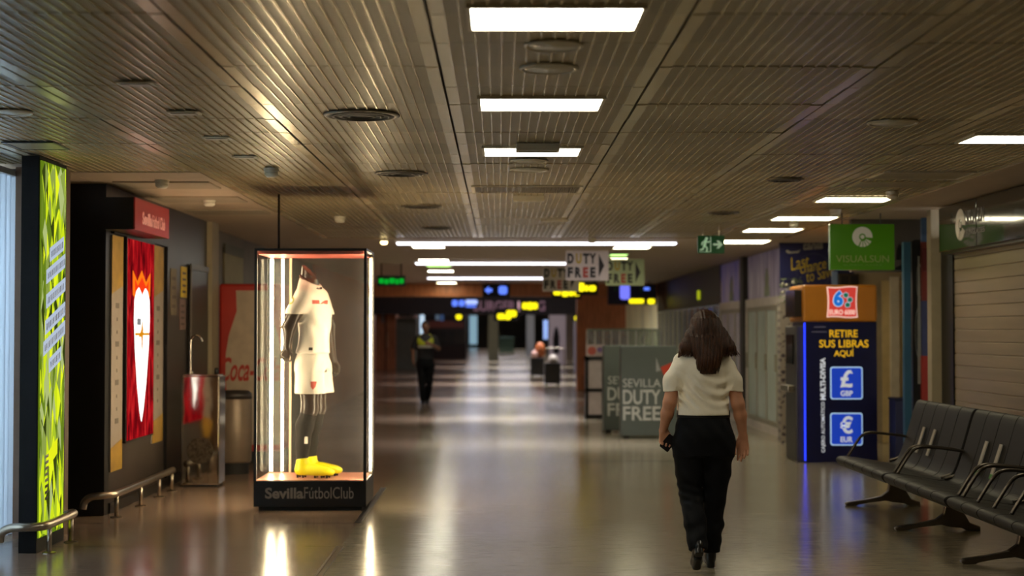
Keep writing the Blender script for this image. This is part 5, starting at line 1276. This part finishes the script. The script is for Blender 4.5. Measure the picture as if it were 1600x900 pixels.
# ---- the woman walking away
wx, wy = 1.318, 9.95
t = thing('person', 'woman with long brown hair, cream shirt and black trousers walking away, phone in hand', 'person', (wx, wy, 0)); WOM = t
S = Skin((-.36, -.34, 0), (.36, .42, 1.70), .0065)
torso = [(.80, .0, .0, .150, .105), (.90, .0, .0, .165, .115), (1.02, .0, .0, .148, .10), (1.14, .0, .0, .142, .10), (1.26, .0, .0, .148, .105), (1.34, .0, -.005, .140, .092), (1.395, .0, -.005, .085, .06), (1.43, .0, 0, .05, .05)]
S.loft(torso, .03)
S.chain([(.0, .0, 1.37), (.003, .012, 1.44), (.006, .02, 1.49)], [.058, .05, .05], .03)
S.ell((.008, .028, 1.575), (.073, .092, .105), .03)
S.ell((.008, .055, 1.515), (.056, .06, .062), .03)
S.cap((.008, .118, 1.575), (.008, .134, 1.545), .010, .015, .012)          # nose
S.cap((-.008, .108, 1.515), (.024, .108, 1.515), .008, .008, .008)           # mouth
S.cap((-.02, .108, 1.598), (.036, .108, 1.598), .012, .012, .015)            # brow
for sx in (-1, 1):
    S.ell((.008+sx*.03, .112, 1.577), (.014, .012, .010), .01, sub=True); S.ell((.008+sx*.03, .104, 1.577), (.012, .012, .012), .004)
    S.ell((.008+sx*.076, .02, 1.565), (.014, .024, .034), .008)
# arms
Le, Lw_ = (-.218, -.035, 1.085), (-.252, .035, .902); Re, Rw = (.222, -.035, 1.075), (.262, .015, .862)
S.chain([(-.135, 0, 1.33), (-.192, -.012, 1.22), Le], [.045, .045, .041], .03); S.chain([Le, (-.232, -.01, 1.01), Lw_], [.041, .040, .026], .02)
S.chain([(.138, 0, 1.33), (.192, -.015, 1.22), Re], [.045, .045, .041], .03); S.chain([Re, (.240, -.015, 1.0), Rw], [.041, .040, .026], .02)
hand(S, Lw_, (.10, .05, -1), (1, .25, .1), (.3, -1, 0), curls=[.75, .8, .85, .9], sc_=1.0, thumb_in=.5)
hand(S, Rw, (.0, -.02, -1), (-1, .25, 0), (-.15, -1, 0), curls=[.22, .34, .40, .45], sc_=1.05)
# legs under the trousers
Lh, Lk, La = (-.085, .0, .86), (-.078, .0, .50), (-.058, -.215, .175); Rh, Rk, Ra = (.088, .0, .86), (.072, .055, .48), (.062, .13, .09)
S.chain([Lh, Lk, La], [.09, .058, .038], .03); S.chain([Rh, Rk, Ra], [.09, .058, .038], .03)
S.build('body', SKINT, t)
# shirt
S = Skin((-.32, -.22, .92), (.32, .22, 1.47), .006)
S.loft([(.96, .0, .0, .180, .132), (1.02, .003, .0, .179, .129), (1.08, .002, .0, .160, .118), (1.18, .006, .0, .156, .118), (1.26, .006, .0, .160, .120), (1.33, .0, -.004, .158, .108), (1.375, .0, -.004, .125, .085), (1.41, .002, .0, .072, .068), (1.44, .003, .004, .055, .06)], .02)
S.chain([(-.128, 0, 1.338), (-.190, -.012, 1.22), (-.204, -.018, 1.10)], [.066, .062, .060], .03)
S.chain([(.131, 0, 1.338), (.190, -.014, 1.22), (.206, -.022, 1.10)], [.066, .062, .060], .03)
S.ripple(lambda X, Y, Z: (.0075*np.sin(Z*85+7*np.sin(X*11+1)+X*26)*np.clip((1.30-Z)*6, 0, 1)*np.clip((Z-1.02)*14, 0, 1)*(np.abs(X) < .18)+.003*np.sin(X*55-Z*45+3*np.sin(Z*20))*np.clip((Z-1.05)*4, 0, 1)))
# level hem at the waist, slanted sleeve ends
S.cut((0, 0, -1), -1.002)
X, Y, Z = S._g((slice(None),)*3); arm = np.abs(X) > .165+0*Y+0*Z
S.F = np.maximum(S.F, np.where(arm & (Z < 1.3), 1.150+.11*(.25-np.abs(X))-Z, -1)).astype(np.float32)
S.build('shirt', SHIRT, t)
S = Skin((-.12, -.10, 1.36), (.12, .12, 1.50), .005); S.loft([(1.385, .002, .0, .078, .075), (1.42, .003, .003, .064, .066), (1.455, .004, .006, .06, .063)], .0); S.build('collar', SHIRT, t)
# trousers
S = Skin((-.26, -.34, .08), (.26, .26, 1.06), .0065)
S.loft([(.74, .004, .0, .185, .12), (.80, .006, .0, .196, .132), (.86, .006, -.008, .194, .138), (.94, .004, -.006, .178, .128), (1.0, .003, .0, .168, .118), (1.03, .003, .0, .168, .118)], .03)
S.chain([(-.092, 0, .80), (-.086, .005, .62), (-.078, .0, .48), (-.066, -.10, .33), (-.060, -.195, .17)], [.108, .086, .073, .068, .063], .03)
S.chain([(.098, 0, .80), (.090, .03, .62), (.078, .05, .47), (.072, .09, .28), (.066, .118, .12)], [.108, .088, .074, .066, .062], .03)
S.ripple(lambda X, Y, Z: .004*np.sin(Z*70+X*30+4*np.sin(Z*13))*np.exp(-((Z-.55)/.14)**2)*(X < 0)+.0035*np.sin(Z*60-X*40)*np.exp(-((Z-.25)/.12)**2)+.002*np.sin(Z*50+X*60))
S.cut((0, 0, 1), 1.022); S.cut((0, 0, -1), -.10)
S.cut((0, .55, -.835), -.226) if False else None
X, Y, Z = S._g((slice(None),)*3); S.F = np.maximum(S.F, np.where((X < 0) & (Y < .06), (.155-Z)-.4*(Y+.195), -1)).astype(np.float32)
tr = S.build('trousers', NAVY, t)
S = Skin((-.24, -.2, .98), (.24, .2, 1.05), .006); S.loft([(.985, .003, 0, .173, .123), (1.032, .003, 0, .172, .122)], 0.); S.build('waistband', mat('belt_black', (12, 12, 14), .5), tr)
# shoes
def shoe(name, flip, heelpos, pitch, mats_):
    S = Skin((-.07, -.06, -.02), (.07, .30, .15), .005)
    S.ell((0, .165, .035), (.040, .075, .032), .03); S.ell((0, .06, .045), (.034, .075, .042), .03); S.ell((0, .015, .055), (.030, .035, .05), .02); S.cap((0, .02, .06), (0, .015, .11), .032, .036, .02)
    S.cut((0, 0, -1), -.012)
    S.loft([(-.012, 0, .012, .026, .028), (.02, 0, .012, .027, .029)], .004, p=3)
    S.cap((0, .09, .01), (0, .18, .006), .026, .03, .01) ; S.cut((0, 0, -1), .012)
    v, f = S.mesh(); M_ = Matrix.Translation(heelpos) @ Matrix.Rotation(pitch, 4, 'X')
    v = [tuple(M_ @ Vector(p)) for p in v]
    return link_mesh(name, v, f, mats_, t, smooth=True, local=True)
shoe('shoe', 1, Vector((-.060, -.262, .152)), R(-39), LEATHER)
shoe('shoe', 1, Vector((.062, .10, .014)), R(3), LEATHER)
# hair
S = Skin((-.24, -.20, 1.22), (.24, .16, 1.72), .0055)
hx = .03
S.ell((.020, .012, 1.592), (.090, .105, .092), .02)
S.loft([(1.395, .033, -.055, .10, .05), (1.43, .033, -.06, .145, .062), (1.46, .033, -.05, .142, .075), (1.52, .030, -.03, .122, .09), (1.58, .024, -.01, .100, .10), (1.62, .022, .0, .085, .09)], .03)
S.loft([(1.268, .018, -.115, .045, .022), (1.30, .018, -.120, .068, .034), (1.36, .022, -.115, .085, .048), (1.42, .027, -.09, .11, .06), (1.5, .03, -.05, .11, .08)], .03)
S.chain([(-.07, -.03, 1.52), (-.118, -.055, 1.44), (-.165, -.062, 1.375)], [.045, .036, .006], .03)
S.chain([(.11, -.03, 1.52), (.165, -.05, 1.44), (.212, -.062, 1.392)], [.045, .034, .005], .03)
S.ell((.010, .115, 1.55), (.062, .07, .085), 0, sub=True)
def strands(X, Y, Z):
    u = X*1.0+.25*(1.6-Z)*np.sin(X*9)
    return .0016*np.sin(u*230+5*np.sin(Z*7+X*15))+.0016*np.sin(u*410+7*np.sin(Z*9+1)+Y*40)
S.ripple(strands)
hr = S.build('hair', HAIRM, t)
m = MB()
rnd = random.Random(3)
for i in range(260):
    x = rnd.uniform(-.12, .175); top = Vector((.02+x*.35, -.055-.02*rnd.random(), 1.60)); 
    edge = abs(x-.02)
    zend = 1.375+.02*rnd.random() if edge > .072 else 1.265+.05*rnd.random()
    sp = 1.25 if edge > .072 else .85
    mid = Vector((.025+(x-.02)*.95, -.115+.35*edge, 1.47)); end = Vector((.02+(x-.02)*sp+rnd.uniform(-.015, .02), -.135+.38*edge+rnd.uniform(-.01, .006), zend))
    m.tube(smooth_path([top, mid, mid.lerp(end, .55)+Vector((rnd.uniform(-.008, .008), 0, 0)), end], 4), [.0019]*12+[.0005], 5)
m.build('hair_strands', HAIRM, hr, smooth=True, local=True)
# the phone she holds
ph = thing('mobile_phone', 'dark mobile phone held in the woman\'s left hand', 'phone', (wx-.222, wy-.006, .77))
e = MB(); fr = frame((wx-.222, wy-.006, .822), Vector((.75, -.25, -.60)), Vector((.62, -.1, .78)))
e.poly(fr, rrect(-.034, .034, -.055, .05, .008), -.004, .004); e.build('phone_body', mat('phone_black', (20, 18, 20), .2), ph, bevel=.001)
MB().poly(fr, rrect(-.031, .031, -.051, .046, .006), .004, .0048).build('screen', mat('phone_screen', (30, 26, 28), .08), ph)

# ---- the guard coming nearer, far down the hall
gx, gy = WX(665, 32.4), 32.4
t = thing('person', 'security guard in dark uniform with yellow reflective shoulders walking towards the viewer', 'person', (gx, gy, 0))
GSKIN = mat('skin_brown', (120, 82, 62), .5, var=.06); GN = mat('uniform_navy', (20, 20, 26), .7); HV = mat('reflective_yellow', (168, 178, 30), .55, var=.1); RB = mat('reflective_band', (190, 188, 176), .3)
S = Skin((-.40, -.42, 0), (.40, .3, 1.80), .010)
S.loft([(.84, 0, 0, .155, .11), (.95, 0, 0, .165, .115), (1.1, 0, 0, .16, .11), (1.3, 0, 0, .185, .115), (1.42, 0, 0, .17, .09), (1.48, 0, 0, .08, .06)], .03)
S.cap((0, 0, 1.45), (0, -.02, 1.56), .055, .052, .03); S.ell((0, -.03, 1.645), (.075, .095, .112), .02); S.ell((0, -.06, 1.585), (.058, .06, .055), .02)
S.cap((0, -.125, 1.65), (0, -.14, 1.622), .01, .015, .012); S.cap((-.018, -.113, 1.588), (.018, -.113, 1.588), .008, .008, .008)
for sx in (-1, 1):
    S.ell((sx*.03, -.123, 1.655), (.014, .012, .010), .01, sub=True); S.ell((sx*.03, -.113, 1.655), (.012, .012, .012), .004); S.ell((sx*.078, -.02, 1.64), (.014, .024, .034), .008)
gl, gr_ = (-.262, -.01, 1.16), (.268, -.03, 1.18)
S.chain([(-.18, 0, 1.41), gl, (-.255, -.06, .93)], [.055, .045, .03], .03); hand(S, (-.255, -.06, .93), (.02, -.15, -1), (.2, -1, 0), (1, 0, 0), curl=.35)
S.chain([(.18, 0, 1.41), gr_, (.13, -.22, 1.27)], [.055, .045, .03], .03); hand(S, (.13, -.22, 1.27), (-.85, -.35, .25), (0, .3, 1), (0, 1, -.2), curl=.5)
S.chain([(-.09, 0, .88), (-.08, -.03, .5), (-.05, -.06, .09)], [.095, .06, .04], .03); S.chain([(.09, 0, .88), (.08, .02, .5), (.035, .12, .12)], [.095, .06, .04], .03)
S.build('body', GSKIN, t)
S = Skin((-.34, -.2, .9), (.34, .2, 1.55), .010)
S.loft([(.95, 0, 0, .178, .125), (1.1, 0, 0, .172, .125), (1.3, 0, 0, .20, .13), (1.41, 0, 0, .185, .105), (1.47, 0, 0, .09, .075), (1.5, 0, -.005, .065, .065)], .02)
S.chain([(-.18, 0, 1.40), (-.25, -.005, 1.2)], [.068, .062], .03); S.chain([(.18, 0, 1.40), (.255, -.02, 1.22)], [.068, .062], .03); S.cut((0, 0, -1), -.96)
S.build('jacket', GN, t)
S = Skin((-.25, -.2, 1.2), (.25, .2, 1.55), .010)
S.loft([(1.22, 0, 0, .185, .137), (1.3, 0, 0, .195, .141), (1.41, 0, 0, .188, .115), (1.465, 0, 0, .12, .085), (1.49, 0, 0, .09, .08)], .02); S.cut((0, 0, -1), -1.245)
X, Y, Z = S._g((slice(None),)*3); S.F = np.maximum(S.F, np.where(Y < -.02, (Z-1.30-.9*np.abs(X))*.7, -1)).astype(np.float32)
hv = S.build('reflective_yoke', HV, t)
S = Skin((-.25, -.2, 1.15), (.25, .2, 1.3), .010); S.loft([(1.195, 0, 0, .186, .138), (1.245, 0, 0, .192, .142)], 0.); S.build('reflective_band', RB, t)
S = Skin((-.26, -.25, .06), (.26, .26, 1.06), .010)
S.loft([(.80, 0, 0, .175, .125), (.9, 0, 0, .182, .13), (1.0, 0, 0, .172, .122)], .03)
S.chain([(-.092, 0, .84), (-.082, -.03, .5), (-.052, -.06, .10)], [.105, .075, .062], .03); S.chain([(.092, 0, .84), (.082, .02, .5), (.037, .115, .13)], [.105, .075, .062], .03); S.cut((0, 0, -1), -.08)
S.build('trousers', NAVY, t)
for (x, y, z, p) in ((-.05, -.05, .0, 0), (.036, .13, .03, 12)):
    S = Skin((-.08, -.25, -.02), (.08, .1, .14), .008); S.ell((0, -.12, .035), (.045, .09, .035), .03); S.ell((0, -.02, .05), (.04, .08, .05), .03); S.cap((0, 0, .06), (0, 0, .11), .04, .042, .02); S.cut((0, 0, -1), 0.)
    v, f = S.mesh(); M_ = Matrix.Translation((x, y, z)) @ Matrix.Rotation(R(p), 4, 'X'); link_mesh('boot', [tuple(M_ @ Vector(q)) for q in v], f, LEATHER, t, smooth=True, local=True)
S = Skin((-.12, -.16, 1.5), (.12, .12, 1.8), .008); S.ell((0, -.012, 1.672), (.085, .102, .098), .02); S.cut((0, -.35, -.94), -1.552) ; S.build('hair', mat('hair_black', (26, 20, 18), .5), t)

# ---- the headless sports mannequin in the case
t = thing('mannequin', 'headless grey mannequin in white football kit, black socks and yellow boots inside the lit case', 'mannequin', (-1.635, 13.60, BASE), R(-13))
MANM = mat('mannequin_grey', (58, 48, 42), .28, var=.06); KIT = mat('kit_white', (232, 222, 210), .7, var=.03, bump=.1, bscale=50); SOCK = mat('sock_charcoal', (28, 24, 22), .8, var=.1); BOOT = mat('boot_yellow', (226, 214, 10), .4, var=.05)
S = Skin((-.36, -.42, 0), (.34, .42, 1.95), .008)
S.loft([(.92, -.01, 0, .115, .17), (1.05, -.01, 0, .115, .175), (1.2, 0, 0, .105, .165), (1.4, .005, 0, .115, .195), (1.55, -.015, 0, .105, .21), (1.66, -.04, 0, .08, .18), (1.73, -.05, 0, .065, .10)], .03)
S.cap((-.055, 0, 1.68), (-.035, 0, 1.95), .072, .068, .03); 
X, Y, Z = S._g((slice(None),)*3); S.F = np.maximum(S.F, (Z-1.80+(X+.035)*1.0)*.7).astype(np.float32)
re_, rw_ = (-.135, -.265, 1.32), (-.165, -.235, 1.15); le_, lw2 = (.045, .265, 1.32), (.085, .26, 1.02)
S.chain([(-.03, -.195, 1.60), re_, rw_], [.062, .055, .034], .04); S.chain([(-.02, .195, 1.60), le_, lw2], [.062, .05, .034], .04)
hand(S, rw_, (-.25, .1, -1), (1, .1, .1), (0, 1, 0), curl=.55, sc_=1.15); hand(S, lw2, (.15, -.05, -1), (1, .1, .1), (0, -1, 0), curl=.5, sc_=1.15)
for s_ in (-1, 1): S.chain([(-.01, s_*.105, .95), (.0, s_*.105, .60), (-.05, s_*.105, .45), (-.07, s_*.105, .10)], [.105, .068, .066, .042], .04)
S.build('body', MANM, t)
S = Skin((-.30, -.38, .95), (.30, .38, 1.85), .0075)
S.loft([(1.0, -.01, 0, .142, .205), (1.10, -.01, 0, .139, .202), (1.14, -.005, 0, .132, .195), (1.25, .0, 0, .126, .19), (1.42, .005, 0, .133, .21), (1.56, -.015, 0, .12, .222), (1.66, -.04, 0, .095, .19), (1.735, -.05, 0, .082, .115), (1.77, -.05, 0, .075, .085)], .03)
S.chain([(-.03, -.19, 1.585), (-.10, -.25, 1.42)], [.080, .082], .04); S.chain([(-.02, .19, 1.585), (.02, .25, 1.42)], [.080, .080], .04)
S.ripple(lambda X, Y, Z: .004*np.sin(X*35+Y*28+Z*14+3*np.sin(Z*9))*np.clip((1.55-Z)*3, 0, 1))
S.cut((0, 0, -1), -1.085)
X, Y, Z = S._g((slice(None),)*3); S.F = np.maximum(S.F, np.where(np.abs(Y) > .212, 1.43-Z, -1)).astype(np.float32)
S.cut((.495, 0, .869), .869*1.735-.495*.05); sh = S.build('shirt', KIT, t)
S = Skin((-.2, -.2, 1.7), (.2, .2, 1.82), .006); S.loft([(1.63, -.045, 0, .10, .115), (1.735, -.05, 0, .088, .118), (1.81, -.05, 0, .074, .082)], 0.); S.cut((.495, 0, .869), .869*1.742-.495*.05); S.cut((-.495, 0, -.869), -(.869*1.722-.495*.05)); S.build('collar', mat('collar_dark', (70, 50, 46), .6), t)
S = Skin((-.28, -.32, .66), (.28, .32, 1.16), .0075)
S.loft([(.95, -.01, 0, .134, .196), (1.0, -.01, 0, .130, .192), (1.07, -.01, 0, .124, .186), (1.12, -.01, 0, .122, .182)], .03)
for s_ in (-1, 1): S.chain([(-.01, s_*.10, .98), (.005, s_*.115, .72)], [.122, .132], .04)
S.ripple(lambda X, Y, Z: .004*np.sin(X*40+Y*30+3*np.sin(Z*9)))
S.cut((0, 0, -1), -.735); st_ = S.build('shorts', KIT, t)
for s_ in (-1, 1):
    S = Skin((-.18, -.1, .04), (.12, .1, .66), .007); S.chain([(-.005, 0, .58), (-.048, 0, .45), (-.064, 0, .30), (-.07, 0, .10)], [.072, .076, .060, .050], .03); S.cut((0, 0, 1), .60)
    v, f = S.mesh(); sk = link_mesh('sock', [(p[0], p[1]+s_*.105, p[2]) for p in v], f, SOCK, t, smooth=True, local=True)
    MB().box(-.075, .0, s_*.105-.058, s_*.105-.052, .30, .36).build('white_badge', KIT, sk, local=True) if s_ < 0 else None
    S = Skin((-.20, -.1, -.02), (.3, .1, .22), .006); S.ell((.115, 0, .05), (.115, .055, .045), .04); S.ell((-.01, 0, .062), (.115, .052, .06), .05); S.cap((-.075, 0, .07), (-.065, 0, .15), .056, .056, .03); S.cut((0, 0, 1), .185); S.cut((0, 0, -1), -.022)
    v, f = S.mesh(); b = link_mesh('boot', [(p[0], p[1]+s_*.105, p[2]) for p in v], f, BOOT, t, smooth=True, local=True)
    m = MB()
    for x in (-.10, -.05, .06, .12, .17):
        for yy in (-.03, .03): m.lathe((x, s_*.105+yy, 0), [(.008, 0), (.012, .026)], 8)
    m.build('studs', BLACKM, b, local=True)
    if s_ < 0: text('2', frame((-.125, -.168, .045), X_, Z_), (0, .06, 0, .085), BLACKM, b) if False else None
# printed marks that follow the cloth: rays are dropped on the garment from the side
from mathutils.bvhtree import BVHTree
def decal(nm, m, garment, outline, seg=3):
    bv = BVHTree.FromPolygons([v.co for v in garment.data.vertices], [tuple(p.vertices) for p in garment.data.polygons])
    bm = bmesh.new(); f = bm.faces.new([bm.verts.new((x, 0, z)) for x, z in outline]); bmesh.ops.triangulate(bm, faces=[f]); bmesh.ops.subdivide_edges(bm, edges=bm.edges[:], cuts=seg, use_grid_fill=True)
    for v in bm.verts:
        h = bv.ray_cast(Vector((v.co.x, -1, v.co.z)), Vector((0, 1, 0)))
        if h[0]: v.co = h[0]+Vector((0, -.004, 0))
    vs = [tuple(v.co) for v in bm.verts]; bm.verts.index_update(); fs = [tuple(v.index for v in f.verts) for f in bm.faces]; bm.free()
    return link_mesh(nm, vs, fs, m, garment, local=True)
MK_Y = mat('mark_lime', (170, 168, 40), .5); MK_R = mat('mark_brick', (190, 84, 70), .5); MK_D = mat('mark_dark', (60, 50, 48), .5)
zk = lambda py: (745-py)*.005667
decal('round_badge', MK_Y, sh, circ(-.115, zk(472), .034, 18)); decal('badge_centre', KIT, sh, circ(-.115, zk(472), .02, 14)).location.y = -.003
decal('sponsor_mark', MK_R, sh, [(.055, zk(477)), (.125, zk(477)), (.125, zk(471)), (.055, zk(471))])
decal('maker_mark', MK_D, sh, circ(.06, zk(452), .012, 10))
decal('hem_label', MK_D, sh, [(.02, zk(548.5)), (.055, zk(548.5)), (.055, zk(544)), (.02, zk(544))])
decal('small_crest', MK_R, st_, [(.05, zk(596)), (.095, zk(596)), (.09, zk(604)), (.072, zk(609)), (.055, zk(604))])
# ------------------------------------------------------------------ view
sc.view_settings.view_transform = 'Standard'; sc.view_settings.look = 'None'; sc.view_settings.gamma = 1.0; sc.view_settings.exposure = 0.0; sc.view_settings.use_curve_mapping = False
sc.cycles.use_denoising = True; sc.cycles.max_bounces = 10; sc.cycles.diffuse_bounces = 4; sc.cycles.glossy_bounces = 5; sc.cycles.transparent_max_bounces = 24; sc.cycles.sample_clamp_indirect = 6.0
